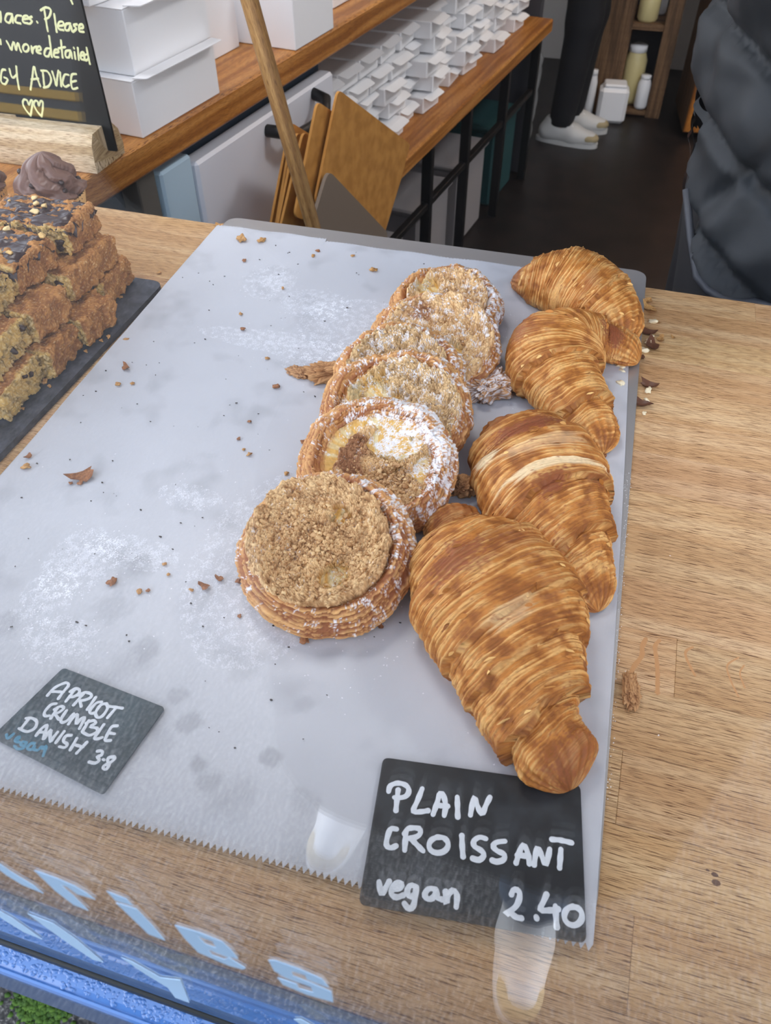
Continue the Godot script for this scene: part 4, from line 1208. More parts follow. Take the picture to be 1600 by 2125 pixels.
func build_cakes() -> void:
	M.glaze = mat(Color(0.235, 0.165, 0.16), 0.32)
	var so := put("slate_board", slab(rounded([Vector2(-0.62, -0.590), Vector2(-0.3960, -0.5905), Vector2(-0.3965, -0.13), Vector2(-0.62, -0.13)], 0.012), COUNTER_Y + 0.0003, COUNTER_Y + 0.0058).done(), M.slate)
	tag(so, "dark grey slate board under the stacked cake slices", "slate board")
	var y0 := COUNTER_Y + 0.0062
	var hh := 0.0250
	# [x of the right face, z centre, layer, length in z, turn, label, glaze, crumb on the right face]
	var S := [
		[-0.4215, -0.5560, 0, 0.052, 0.05, "brown-crusted cake slice at the far end of the bottom layer, nearest the slate's rounded corner", false, false],
		[-0.4040, -0.5010, 0, 0.046, -0.10, "short brown cake slice in the bottom layer with a dark crumb end", false, false],
		[-0.4090, -0.4480, 0, 0.046, 0.06, "orange-brown cake slice in the bottom layer, above the loose yellow crumbs", false, false],
		[-0.4120, -0.3930, 0, 0.054, 0.10, "dull yellow cake slice in the bottom layer with its cut crumb facing the tray", false, true],
		[-0.4230, -0.3350, 0, 0.050, -0.04, "brown cake slice at the near end of the bottom layer, at the picture's edge", false, false],
		[-0.4250, -0.5340, 1, 0.078, 0.04, "long brown cake bar in the middle layer, far end of the stack", false, false],
		[-0.4170, -0.4620, 1, 0.046, -0.08, "orange-crusted cake slice in the middle layer, over the gap in the bottom row", false, false],
		[-0.4230, -0.4050, 1, 0.052, 0.08, "golden cake slice in the middle layer showing coarse yellow crumb", false, true],
		[-0.4300, -0.3480, 1, 0.050, 0.0, "cake slice at the near end of the middle layer, at the picture's edge", false, true],
		[-0.4370, -0.5480, 2, 0.050, 0.06, "cake slice at the far end of the top layer with a dark crumb side", true, false],
		[-0.4400, -0.4860, 2, 0.054, -0.05, "tall cake slice in the top layer with chocolate glaze and a brown side", true, false],
		[-0.4420, -0.4270, 2, 0.052, 0.06, "golden cake slice in the top layer dotted with chocolate chips", true, true],
		[-0.4500, -0.3700, 2, 0.050, 0.02, "glazed cake slice at the near end of the top layer, at the picture's edge", true, true],
	]
	for k in S.size():
		var s: Array = S[k]
		var L := 0.085
		cake_slice(s[5], Vector3(s[0] - L / 2.0, y0 + hh * (s[2] + 0.5) + s[2] * 0.0012, s[1]), s[4], Vector3(L, hh, s[3]), 700 + k * 17, s[6], s[7])
	cupcake(Vector3(-0.535, COUNTER_Y + 0.0006, -0.640), "chocolate cupcake with a tall piped swirl behind the stacked cake slices", 1)
	cupcake(Vector3(-0.615, COUNTER_Y + 0.0006, -0.625), "second chocolate cupcake beside the swirled one, cut off by the picture's left edge", 2)

func cupcake(at: Vector3, label: String, seed_: int) -> void:
	var o := thing("cupcake", label, "cupcake", at, 0.4 * seed_, "chocolate cupcakes behind the cake slices")
	var m := MB.new()
	var n := 160
	var rows := 12
	for j in rows:
		var f := float(j) / (rows - 1)
		for i in n:
			var a := TAU * i / n
			var r := lerpf(0.0235, 0.0320, f) + 0.0009 * cos(a * 40.0) * (0.4 + f * 0.6)
			m.add(Vector3(cos(a) * r, 0.052 * f, sin(a) * r))
	m.grid(0, n, rows, true)
	var b := m.add(Vector3(0, 0, 0))
	for i in n: m.tri(b, i, (i + 1) % n)
	put("paper_wrapper", m.done(), M.wrapper, o)
	m = MB.new()
	var nz := noise(seed_ + 20, 1.0, FastNoiseLite.TYPE_SIMPLEX, 3)
	for j in 16:
		var f := j / 15.0
		for i in 80:
			var a := TAU * i / 80
			var r := 0.0312 * cos(f * PI / 2.0)
			var q := nz.get_noise_2d(cos(a) * f * 4.0 + 5.0, sin(a) * f * 4.0)
			m.add(Vector3(cos(a) * r, 0.047 + 0.009 * sin(f * PI / 2.0) + q * 0.0012, sin(a) * r))
	m.grid(0, 80, 16, true)
	put("cake_top", m.done(), M.chocolate, o)
	# frosting piped through a star nozzle: ruffled folds that wind upwards
	m = MB.new()
	var nu := 260
	var nv := 150
	for j in nv:
		var f := float(j) / (nv - 1)
		for i in nu:
			var a := TAU * i / nu
			var env := 0.0345 * pow(maxf(1.0 - pow(f, 1.7), 0.0), 0.60) * lerpf(0.86, 1.0, sm(0.0, 0.15, f)) * (1.0 - 0.10 * f)
			var ph := a * 6.0 - f * 13.0 + nz.get_noise_2d(cos(a) * 1.2, f * 2.0 + sin(a)) * 1.1
			var fold := absf(sin(ph * 0.5))
			var sub := sin(ph * 3.0 + 0.8)
			var r := env * (0.76 + 0.27 * pow(fold, 0.5)) * (1.0 + 0.05 * sin(f * 14.0 + a)) + sub * 0.0005 * (1.0 - f)
			var q := Vector3(cos(a) * r + 0.003 * f, 0.050 + 0.041 * f + 0.0035 * (fold - 0.6) * (1.0 - f), sin(a) * r)
			m.add(q)
	m.grid(0, nu, nv, true)
	put("frosting", m.done(), M.frosting, o)
	var rng := RandomNumberGenerator.new()
	rng.seed = seed_ + 90
	for k in 11:
		var f := rng.randf_range(0.10, 0.85)
		var a := rng.randf() * TAU
		var cm := MB.new()
		blob(cm, Vector3.ZERO, Vector3(0.0030, 0.0026, 0.0030), k, 10, 8, 0.15)
		put("chocolate_chip", cm.done(), M.chocolate, o, m.v[int(f * (nv - 1)) * nu + int(a / TAU * nu) % nu])

# ------------------------------------------------------------------ the work bench behind, at a slight angle
# local axes: x out of its front, y up, -z along it into the shop
const BENCH_AT := Vector3(-0.677, 0, -0.935)
const BENCH_TURN := -7.5

func on_bench(o: Node3D, x: float, y: float, s: float, turn := 0.0) -> void:
	var b := Basis(Vector3.UP, deg_to_rad(BENCH_TURN))
	o.position = BENCH_AT + b * Vector3(x, y, -s)
	o.basis = b * Basis(Vector3.UP, turn)

func wood_box(x0: float, x1: float, y0: float, y1: float, z0: float, z1: float, along := "z", b := 0.002) -> ArrayMesh:
	var m := MB.new()
	block(m, x0, x1, y0, y1, z0, z1, b)
	for i in m.fuv.size():
		var p := m.fv[i]
		if along == "z": m.fuv[i] = Vector2(p.z, p.x + p.y * 1.6)
		elif along == "y": m.fuv[i] = Vector2(p.y, p.x + p.z)
		else: m.fuv[i] = Vector2(p.x, p.z + p.y)
	return m.done()

func cake_box(called: String, label: String, size: Vector3, lid: float, group: String) -> Node3D:
	# size: x across (out of the bench), y high, z along; open flap of the lid sticks out at the front side
	var o := thing(called, label, "box", Vector3.ZERO, 0.0, group)
	var m := MB.new()
	m.box(Vector3(0, size.y / 2, 0), size, 0.0012)
	put("carton_body", m.done(), M.card_white, o)
	if lid > 0.0:
		m = MB.new()
		m.box(Vector3(-0.001, size.y + 0.0009, 0), Vector3(size.x + 0.001, 0.0013, size.z + 0.002), 0.0004)
		put("lid", m.done(), M.card_white, o)
		var out := rounded([Vector2(size.x / 2 - 0.001, -size.z / 2 + 0.001), Vector2(size.x / 2 + lid, -size.z / 2 + 0.006), Vector2(size.x / 2 + lid, size.z / 2 - 0.006), Vector2(size.x / 2 - 0.001, size.z / 2 - 0.001)], 0.004, 4)
		var fl := put("lid_flap", slab(out, -0.0006, 0.0006).done(), M.card_white, o, Vector3(0, size.y + 0.0009, 0))
		fl.rotation.z = 0.04
	return o

func build_bench() -> void:
	var o := thing("work_bench", "long thick wooden work bench running back into the shop behind the counter", "bench")
	on_bench(o, 0, 0, 0)
	put("bench_top", wood_box(-0.62, 0.0, 0.905, 0.95, -2.46, 0.155, "z", 0.004), M.bench, o)
	put("back_panel", one_block(-0.62, -0.60, 0.0, 0.904, -2.46, 0.15), M.wall_dark, o)
	put("end_panel", one_block(-0.60, -0.06, 0.0, 0.904, -0.12, 0.10), M.navy, o)
	put("cabinet_carcass", one_block(-0.60, -0.045, 0.0, 0.904, -0.70, -0.121), M.navy, o)
	put("end_panel", one_block(-0.60, -0.05, 0.0, 0.904, -2.45, -2.41), M.wall_dark, o)
	put("bench_post", one_block(-0.055, -0.02, 0.0, 0.904, -0.118, -0.075), M.post, o)
	# white fridge under the bench
	var f := thing("under_bench_fridge", "white fridge with a black bow handle under the wooden bench", "fridge")
	on_bench(f, 0, 0, 0)
	put("side_door", one_block(-0.044, -0.014, 0.05, 0.888, -0.205, -0.124, 0.004), M.fridge_side, f)
	var dm := MB.new()
	block(dm, -0.044, -0.010, 0.05, 0.872, -0.695, -0.210, 0.005)
	var dr := put("door", dm.done(), M.fridge, f)
	var hm := MB.new()
	hm.path([Vector3(-0.012, 0.848, -0.430), Vector3(0.020, 0.846, -0.437), Vector3(0.034, 0.836, -0.470), Vector3(0.036, 0.834, -0.52), Vector3(0.034, 0.842, -0.572), Vector3(0.020, 0.852, -0.602), Vector3(-0.012, 0.856, -0.610)], [0.011, 0.011, 0.010, 0.010, 0.010, 0.011, 0.011], 12)
	put("handle", hm.done(), M.black, dr)
	# lower shelf farther back
	var s := thing("low_shelf", "low wooden shelf under the far part of the bench carrying white boxes", "shelf")
	on_bench(s, 0, 0, 0)
	put("shelf_board", wood_box(-0.59, 0.004, 0.530, 0.572, -2.40, -0.71, "z", 0.004), M.bench, s)
	for z in [-0.78, -1.30, -1.62, -2.0, -2.36]:
		put("leg", one_block(-0.05, -0.02, 0.0, 0.529, z - 0.012, z + 0.012), M.black, s)
	put("rail", one_block(-0.045, -0.025, 0.33, 0.35, -2.34, -0.80), M.black, s)
	for k in 4:
		var b := thing("storage_bin", ["pale storage bin behind the near black leg of the low shelf", "pale storage bin, second under the low shelf", "pale storage bin, third under the low shelf", "teal storage bin at the far end under the low shelf"][k], "bin", Vector3.ZERO, 0.0, "bins under the low shelf")
		on_bench(b, -0.26, 0.0, [1.05, 1.46, 1.82, 2.19][k])
		var bm := MB.new()
		bm.box(Vector3(0, 0.14, 0), Vector3(0.38, 0.28, 0.26), 0.01)
		put("bin_body", bm.done(), M.teal if k == 3 else M.carton_grey, b)
		put("bin_rim", boxmesh(Vector3(0.40, 0.02, 0.28), 0.006), M.teal if k == 3 else M.carton_grey, b, Vector3(0, 0.285, 0))
	# cake boxes on the bench
	var g := "white cake boxes stacked on the bench"
	var e := cake_box("cake_box", "lowest white cake box of the stack right behind the chalkboard, lid flap sticking out", Vector3(0.20, 0.074, 0.203), 0.022, g)
	on_bench(e, -0.108, 0.9505, 0.197)
	e = cake_box("cake_box", "middle white cake box of the stack right behind the chalkboard", Vector3(0.20, 0.080, 0.195), 0.026, g)
	on_bench(e, -0.114, 0.9505 + 0.0765, 0.207, 0.02)
	e = cake_box("cake_box", "topmost white cake box of the stack behind the chalkboard, cut off by the picture's top", Vector3(0.20, 0.080, 0.20), 0.02, g)
	on_bench(e, -0.150, 0.9505 + 0.159, 0.200, -0.03)
	e = cake_box("cake_box", "lower white cake box set back between the two stacks", Vector3(0.20, 0.092, 0.18), 0.0, g)
	on_bench(e, -0.205, 0.9505, 0.427)
	e = cake_box("cake_box", "upper white cake box set back between the two stacks with its lid edge showing", Vector3(0.22, 0.080, 0.19), 0.016, g)
	on_bench(e, -0.225, 0.9505 + 0.0935, 0.409)
	e = cake_box("cake_box", "tall white cake box at the bench's front edge right of the wooden pole", Vector3(0.17, 0.145, 0.150), 0.0, g)
	on_bench(e, -0.085, 0.9505, 0.611)
	e = cake_box("cake_box", "white cake box far along the bench, only its foot in the picture", Vector3(0.20, 0.12, 0.20), 0.0, g)
	on_bench(e, -0.160, 0.9505, 0.905)
	# chalkboard in a wooden block
	o = thing("chalkboard_sign", "black chalkboard with yellow writing and two hearts, slotted in a pale wooden block", "sign", Vector3(0, 0, 0))
	var pts := rounded([Vector2(-0.9, 1.30), Vector2(-0.640, 1.30), Vector2(-0.6625, 0.968), Vector2(-0.9, 0.968)], 0.002)
	pts = PackedVector2Array([Vector2(-0.98, -1.24), Vector2(-0.6595, -1.24), Vector2(-0.6595, -0.968), Vector2(-0.98, -0.968)])
	var bm2 := put("board", slab(pts, -0.002, 0.002).done(), M.board, o, Vector3(0, 0, -0.9425))
	bm2.rotation.x = PI / 2
	var lt := put("lettering", strokes(BOARD, 0.0027, 0.0003, true, -1.0), M.pen_yellow, o, Vector3(0, 0, -0.9405))
	lt.rotation.x = PI / 2
	# the block: front face bulges, a slot is cut along its top
	var prof := [Vector2(-0.905, 0.951), Vector2(-0.905, 0.965), Vector2(-0.907, 0.985), Vector2(-0.915, 0.998), Vector2(-0.9395, 1.000), Vector2(-0.9400, 0.968), Vector2(-0.9450, 0.968), Vector2(-0.9455, 1.000), Vector2(-0.962, 0.997), Vector2(-0.974, 0.985), Vector2(-0.979, 0.965), Vector2(-0.977, 0.951)]
	var bm := MB.new()
	var xa := -0.99
	var xb := -0.672
	for i in prof.size():
		var p: Vector2 = prof[i]
		var q: Vector2 = prof[(i + 1) % prof.size()]
		bm.face([Vector3(xa, p.y, p.x + 0.012), Vector3(xb, p.y, p.x), Vector3(xb, q.y, q.x), Vector3(xa, q.y, q.x + 0.012)], [Vector2(xa, p.y - p.x), Vector2(xb, p.y - p.x), Vector2(xb, q.y - q.x), Vector2(xa, q.y - q.x)])
	var pv := PackedVector2Array()
	for p in prof: pv.append(p)
	var t := Geometry2D.triangulate_polygon(pv)
	for x in [xa, xb]:
		for i in range(0, t.size(), 3):
			var tr := []
			var tu := []
			for k in 3:
				var p := pv[t[i + k]]
				tr.append(Vector3(x, p.y, p.x + (0.012 if x == xa else 0.0)))
				tu.append(Vector2(p.x * 0.35 + 1.0, p.y * 0.8))
			if x == xb: tr.reverse()
			bm.face(tr, tu)
	put("wooden_block", bm.done(), M.pine, o)
	# wooden pole leaning in front of the bench
	var pm := MB.new()
	var top := Vector3(-0.4960, 1.28, -0.9940)
	var foot := Vector3(-0.2711, 0.001, -1.1111)
	pm.path([foot, foot.lerp(top, 0.02), foot.lerp(top, 0.5), foot.lerp(top, 0.99), top], [0.008, 0.0100, 0.0106, 0.0110, 0.008], 24)
	for i in pm.uv.size(): pm.uv[i] = Vector2(pm.v[i].y, pm.uv[i].x * 0.1)
	tag(put("wooden_pole", pm.done(), M.pole), "tall light wooden pole standing slanted before the bench", "pole")
	# folded kraft bags in a carton before the fridge
	build_kraft()
	build_small_boxes()

func build_kraft() -> void:
	var rng := RandomNumberGenerator.new()
	rng.seed = 12
	# corner points on planes parallel to the bench front: [y, s]
	for k in 7:
		var x := 0.150 - k * 0.012
		var o := thing("kraft_bag", ["foremost flat kraft bag, a big tilted square before the low shelf", "kraft bag right behind the foremost tilted one", "kraft bag whose lower right edge sticks out below the foremost one", "foremost of the narrow kraft bags left of the big tilted one", "second of the narrow kraft bags left of the big tilted one", "third of the narrow kraft bags, by the wooden pole", "rearmost narrow kraft bag, against the fridge door"][k], "paper bag", Vector3.ZERO, 0.0, "kraft bags in the bundle")
		on_bench(o, x, 0, 0)
		var dy := rng.randf_range(-0.012, 0.006) * k
		var ds := rng.randf_range(-0.05, 0.03) if k else 0.0
		if k == 2:
			ds = 0.035
			dy = -0.055
		var q := [Vector2(-(0.401 + ds), 0.947 + dy), Vector2(-(0.714 + ds), 0.749 + dy), Vector2(-(0.581 + ds), 0.621 + dy), Vector2(-(0.300 + ds), 0.800 + dy)]
		if k > 2:
			q = [Vector2(-(0.36 + ds * 0.4), 0.905 + dy * 0.3), Vector2(-(0.58 + ds), 0.75), Vector2(-0.40, 0.56), Vector2(-(0.205 + 0.016 * (k - 3)), 0.76 + dy)]
		var m := slab(rounded(q, 0.014), -0.0022, 0.0022)
		var b := put("paper_sheet", m.done(), M.kraft, o)
		# slab lies in (x, z): stand it up so that its x runs along -z of the bench and its z up
		b.basis = Basis(Vector3(0, 0, 1), Vector3(1, 0, 0), Vector3(0, 1, 0))
	var c := thing("flat_carton", "grey-brown flattened carton leaning in front of the kraft bags", "carton")
	on_bench(c, 0.162, 0, 0)
	var cm := slab(rounded([Vector2(-0.329, 0.846), Vector2(-0.575, 0.622), Vector2(-0.38, 0.40), Vector2(-0.12, 0.64)], 0.02), -0.003, 0.003)
	var cb := put("carton_sheet", cm.done(), M.carton, c)
	cb.basis = Basis(Vector3(0, 0, 1), Vector3(1, 0, 0), Vector3(0, 1, 0))

func build_small_boxes() -> void:
	var rng := RandomNumberGenerator.new()
	rng.seed = 31
	var src: Node3D = null
	var s := 0.80
	var col := 0
	while s < 2.32:
		var deep := rng.randf_range(-0.015, 0.055)
		var rows := 5 if col < 9 else rng.randi_range(3, 5)
		var ln := 0.112
		for r in rows:
			var nth := ["lowest", "second up", "third up", "fourth up", "topmost"]
			var cl := ["nearest column", "second column", "third column", "fourth column", "fifth column", "sixth column", "seventh column", "eighth column", "ninth column", "tenth column", "eleventh column", "twelfth column", "thirteenth column", "fourteenth column"]
			var lb: String = "small white flap-lidded box, %s in the %s of boxes on the low shelf" % [nth[r], cl[col]]
			var o: Node3D
			if src == null:
				o = thing("small_box", lb, "box", Vector3.ZERO, 0.0, "small white boxes stacked on the low shelf")
				var m := MB.new()
				m.box(Vector3(-0.09, 0.0205, 0), Vector3(0.18, 0.041, 0.104), 0.002)
				put("carton_body", m.done(), M.card_white, o)
				var out := rounded([Vector2(0.0, -0.050), Vector2(0.024, -0.044), Vector2(0.024, 0.044), Vector2(0.0, 0.050)], 0.006, 3)
				var fl := put("lid_flap", slab(out, -0.0005, 0.0005).done(), M.card_white, o, Vector3(-0.001, 0.0415, 0))
				fl.rotation.z = -0.30
				src = o
			else:
				o = src.duplicate()
				o.name = numbered("small_box")
				add_child(o)
				o.set_meta("label", lb)
			on_bench(o, -0.075 - deep + rng.randf_range(-0.012, 0.02), 0.5725 + r * 0.0475, s + rng.randf_range(-0.006, 0.006) + (0.05 if r % 2 else 0.0), rng.randf_range(-0.09, 0.09))
		s += ln + 0.006
		col += 1

# square ceiling lamps, unseen, added to brighten the shop interior
func build_added_lamps() -> void:
	var where := [Vector3(1.2, 2.70, -1.9), Vector3(0.6, 2.70, -3.6), Vector3(-0.75, 2.70, -1.1)]
	for k in 3:
		var o := thing("added_ceiling_lamp", ["added unseen warm square ceiling lamp nearest the window counter", "added unseen warm square ceiling lamp over the far end of the shop", "added unseen warm square ceiling lamp over the work bench"][k], "lamp", where[k], 0.0, "added square ceiling lamps")
		put("housing", one_block(-0.25, 0.25, 0.0, 0.045, -0.25, 0.25, 0.004), M.card_white, o)
		put("glowing_panel", one_block(-0.23, 0.23, -0.006, 0.0, -0.23, 0.23, 0.001), M.added_lamp_glow, o)
		var l := AreaLight3D.new()
		l.name = "added_lamp_light"
		l.area_size = Vector2(0.46, 0.46)
		l.light_color = Color(1.0, 0.90, 0.80) if k == 1 else Color(0.97, 0.98, 1.0)
		l.light_energy = ADDED_LAMP * [2.4, 1.2, 1.0][k]
		l.area_range = 9.0
		l.area_attenuation = 2.0
		l.shadow_enabled = true
		l.rotation.x = -PI / 2
		l.position.y = -0.01
		o.add_child(l)

# ------------------------------------------------------------------ the far end of the shop
func build_back() -> void:
	var o := thing("shelf_unit", "brown wooden shelf unit with jars and a white tub against the far wall", "shelf unit", Vector3(-0.10, 0, -4.2))
	put("post", wood_box(-0.21, 0.0, 0.0, 1.9, -0.05, 0.09, "y"), M.shelf_wood, o, Vector3(0, 0, 0))
	put("post", wood_box(0.135, 0.20, 0.0, 1.9, -0.05, 0.09, "y"), M.shelf_wood, o)
	put("back_board", one_block(-0.2, 0.2, 0.0, 1.9, -0.25, -0.23), M.wall_dark, o)
	for k in 4:
		put("shelf_board", wood_box(-0.01, 0.14, 0.005 + [0.0, 0.35, 0.75, 1.2][k], 0.03 + [0.0, 0.35, 0.75, 1.2][k], -0.22, 0.085, "x"), M.shelf_wood, o)
	var jar := func(label: String, p: Vector3, r: float, h: float, m: Material, cat: String, called: String) -> void:
		var j := thing(called, label, cat, p)
		var b := MB.new()
		b.path([Vector3.ZERO, Vector3(0, h * 0.08, 0), Vector3(0, h * 0.75, 0), Vector3(0, h * 0.88, 0), Vector3(0, h * 0.9, 0)], [r * 0.85, r, r, r * 0.75, r * 0.7], 20)
		put("body", b.done(), m, j)
		var l := MB.new()
		l.path([Vector3(0, h * 0.895, 0), Vector3(0, h, 0)], [r * 0.78, r * 0.78], 20)
		put("lid", l.done(), M.card_white, j)
	jar.call("round cream jar on the lower shelf of the far shelf unit", Vector3(-0.045, 0.381, -4.17), 0.045, 0.13, M.jar, "jar", "storage_jar")
	jar.call("slim pale bottle left of the grey bag at the far shelf unit", Vector3(-0.225, 0.001, -4.05), 0.022, 0.20, M.card_white, "bottle", "slim_bottle")
	jar.call("small white pot on the floor-level shelf of the far unit", Vector3(0.005, 0.036, -4.13), 0.03, 0.14, M.card_white, "pot", "small_pot")
	jar.call("round cream pot hanging low between the posts of the far unit", Vector3(-0.055, 0.036, -4.20), 0.05, 0.24, M.jar, "pot", "cream_pot")
	jar.call("white tub on the second shelf of the far unit", Vector3(0.0, 0.381, -4.30), 0.03, 0.10, M.card_white, "tub", "white_tub")
	var t := thing("white_canister", "squarish white canister standing on the floor before the far shelf unit", "canister", Vector3(-0.120, 0, -4.03), 0.1)
	put("body", one_block(-0.065, 0.065, 0.001, 0.15, -0.05, 0.05, 0.015), M.card_white, t)
	put("cap", one_block(-0.05, 0.05, 0.1505, 0.165, -0.04, 0.04, 0.006), M.card_white, t)
	o = thing("orange_cupboard", "orange-brown wooden cupboard with a slanting dark handle right of the far shelf unit", "cupboard", Vector3(0.30, 0, -3.93), 0.12)
	var d := put("door", wood_box(-0.09, 0.13, 0.03, 1.6, 0.0, 0.02, "y"), M.orange_wood, o)
	var hm := MB.new()
	hm.tube(Vector3(-0.075, 0.19, 0.03), Vector3(0.012, 0.34, 0.03), 0.008, 0.008, 10)
	put("handle", hm.done(), M.black, d)
	put("carcass", one_block(-0.09, 0.45, 0.02, 1.6, -0.40, -0.001), M.shelf_wood, o)
	# pale sack by the far worker
	var sk := MB.new()
	var nz := noise(91, 1.0)
	for j in 22:
		var f := j / 21.0
		for i in 40:
			var a := TAU * i / 40
			var w := lerpf(0.085, 0.055, f) * (1.0 + 0.25 * nz.get_noise_2d(cos(a) * 1.5, f * 4.0 + sin(a))) * (1.0 - sm(0.93, 1.0, f))
			sk.add(Vector3(cos(a) * w + 0.05 * f, 0.36 * f, sin(a) * w * 0.8))
	sk.grid(0, 40, 22, true)
	tag(put("cloth_sack", sk.done(), M.apron, null, Vector3(-0.53, 0.001, -3.72)), "limp pale grey cloth sack on the dark floor beside the far worker's feet", "sack")

# ------------------------------------------------------------------ loose crumbs, chocolate shards, broken pieces
func build_crumbs() -> void:
	var rng := RandomNumberGenerator.new()
	rng.seed = 66
	# x, z, size in tenths of a millimetre / kind
	var rows := []
	for row in CRUMBS.split(";"): rows.append(row.split(","))
	rows.sort_custom(func(a, b): return float(a[0]) < float(b[0]))
	var seen := {}
	for q in rows:
		var kind: String = q[3]
		var x := float(q[0]) * 0.0001
		var z := float(q[1]) * 0.0001
		var r := float(q[2]) * 0.0001 * 0.5
		var on_paper := kind in ["t", "b", "f", "d", "p"]
		var y := PAPER_Y + 0.0009
		if not on_paper: y = COUNTER_Y + 0.0002
		if kind == "s": y = COUNTER_Y + 0.0060
		if kind in ["W", "K"] : y = TRAY_Y + 0.0002
		var m := MB.new()
		var bs := Basis(Vector3.UP, rng.randf() * TAU)
		var label := ""
		var group := ""
		var cat := "crumb"
		var called := "pastry_crumb"
		var mt: Material = M.flake_tan
		if kind in ["f", "d", "w", "W", "k", "K", "c"] and kind != "w" and kind != "W":
			flake(m, Vector3(0, 0.0003, 0), r * 1.3, rng.randi() % 1000, bs)
		else:
			blob(m, Vector3(0, r * 0.42, 0), Vector3(r * 1.15, r * 0.5, r * 0.8), rng.randi() % 1000, 14, 9, 0.45, bs)
		match kind:
			"t":
				label = "%s light tan crumb on the baking paper, counted from the picture's left"
				group = "tan crumbs on the baking paper"
			"b":
				label = "%s darker brown crumb on the baking paper, counted from the picture's left"
				group = "brown crumbs on the baking paper"
				mt = M.flake_brown
			"f", "d":
				label = "%s thin brown flake on the baking paper, counted from the picture's left"
				group = "pastry flakes on the baking paper"
				called = "pastry_flake"
				cat = "flake"
				mt = M.flake_brown
			"s":
				label = "%s yellow cake crumb on the dark slate, counted from the picture's left"
				group = "cake crumbs on the slate board"
				called = "cake_crumb"
			"w", "W":
				label = "%s cream-white nut chip by the tray's right edge, counted from the left"
				group = "white nut chips right of the croissants"
				called = "nut_chip"
				cat = "nut"
				mt = M.white_choc
			"k", "K":
				label = "%s chocolate shard on the oak right of the tray, counted from the left"
				group = "dark chocolate shards on the counter"
				called = "chocolate_shard"
				cat = "chocolate"
				mt = M.milk_choc
			"c":
				label = "%s curled tan flake lying on the oak counter, counted from the left"
				group = "tan flakes on the oak counter"
				called = "pastry_flake"
				cat = "flake"
		var o := put(called, m.done(), mt, null, Vector3(x, y, z))
		seen[group] = seen.get(group, 0) + 1
		tag(o, label % ORD[seen[group] - 1], cat, group)
	# bigger broken pieces
	broken("broken_pastry", "dark brown broken crust lying left of the fourth danish", Vector3(-0.1955, PAPER_Y + 0.0008, -0.4935), Vector3(0.017, 0.0060, 0.009), 0.4, 5, 0.0)
	broken("broken_pastry", "smaller brown broken flake, farthest left of the danishes", Vector3(-0.2215, PAPER_Y + 0.0008, -0.4905), Vector3(0.0095, 0.0022, 0.0055), -0.2, 6, 0.0)
	broken("broken_pastry", "sugar-dusted broken crust between the danishes and the crescent croissant", Vector3(-0.0690, PAPER_Y + 0.0008, -0.5120), Vector3(0.019, 0.0075, 0.015), 0.7, 8, 0.6)
	broken("broken_pastry", "dark brown crust lump between the second danish and the second croissant", Vector3(-0.0625, PAPER_Y + 0.0008, -0.3960), Vector3(0.0085, 0.0050, 0.0075), 0.2, 9, 0.0)
	broken("broken_pastry", "chocolate-brown crust lump on the oak against the tray's right edge", Vector3(0.0640, COUNTER_Y + 0.0002, -0.2690), Vector3(0.0042, 0.0032, 0.0105), 0.12, 10, 0.0)
	# a scatter of dark specks nobody could count
	var sp := MB.new()
	for k in 170:
		var p := Vector3(rng.randf_range(-0.385, -0.07), PAPER_Y + 0.0010, rng.randf_range(-0.70, -0.135))
		var r := rng.randf_range(0.0002, 0.0007)
		blob(sp, p, Vector3(r * rng.randf_range(1.0, 1.8), r * 0.6, r), k, 6, 4, 0.4)
	tag(put("dark_specks", sp.done(), M.speck), "tiny dark specks scattered over the baking paper", "specks", "", "stuff")
	var dots := MB.new()
	for k in 240:
		var f := rng.randf()
		var p := Vector3(lerpf(0.0470, 0.0560, f) + rng.randf_range(-0.003, 0.003), TRAY_Y + 0.0002, lerpf(-0.45, -0.20, f))
		var r := rng.randf_range(0.00015, 0.0004)
		blob(dots, p, Vector3(r, r * 0.6, r), k, 5, 4, 0.4)
	tag(put("sugar_grains", dots.done(), M.sugar), "fine pale grains strewn on the tray's bare right edge", "sugar", "", "stuff")

func flake(m: MB, at: Vector3, r: float, seed_: int, bs: Basis) -> void:
	var n := 11
	for side in 2:
		var base := m.v.size()
		for j in 4:
			for i in n:
				var a := TAU * i / n
				var k := (1.0 + 0.22 * sin(a * 3.0 + seed_) + 0.13 * sin(a * 5.0 + seed_ * 2)) * j / 3.0
				var p := Vector3(cos(a) * r * k, 0, sin(a) * r * 0.6 * k)
				p.y = r * 0.35 * (p.x / r) * (p.x / r) + r * 0.12 * sin(p.z / r * 4.0 + seed_) + r * 0.12 + (0.00035 if side else 0.0)
				m.add(at + bs * p)
		m.grid(base, n, 4, true)

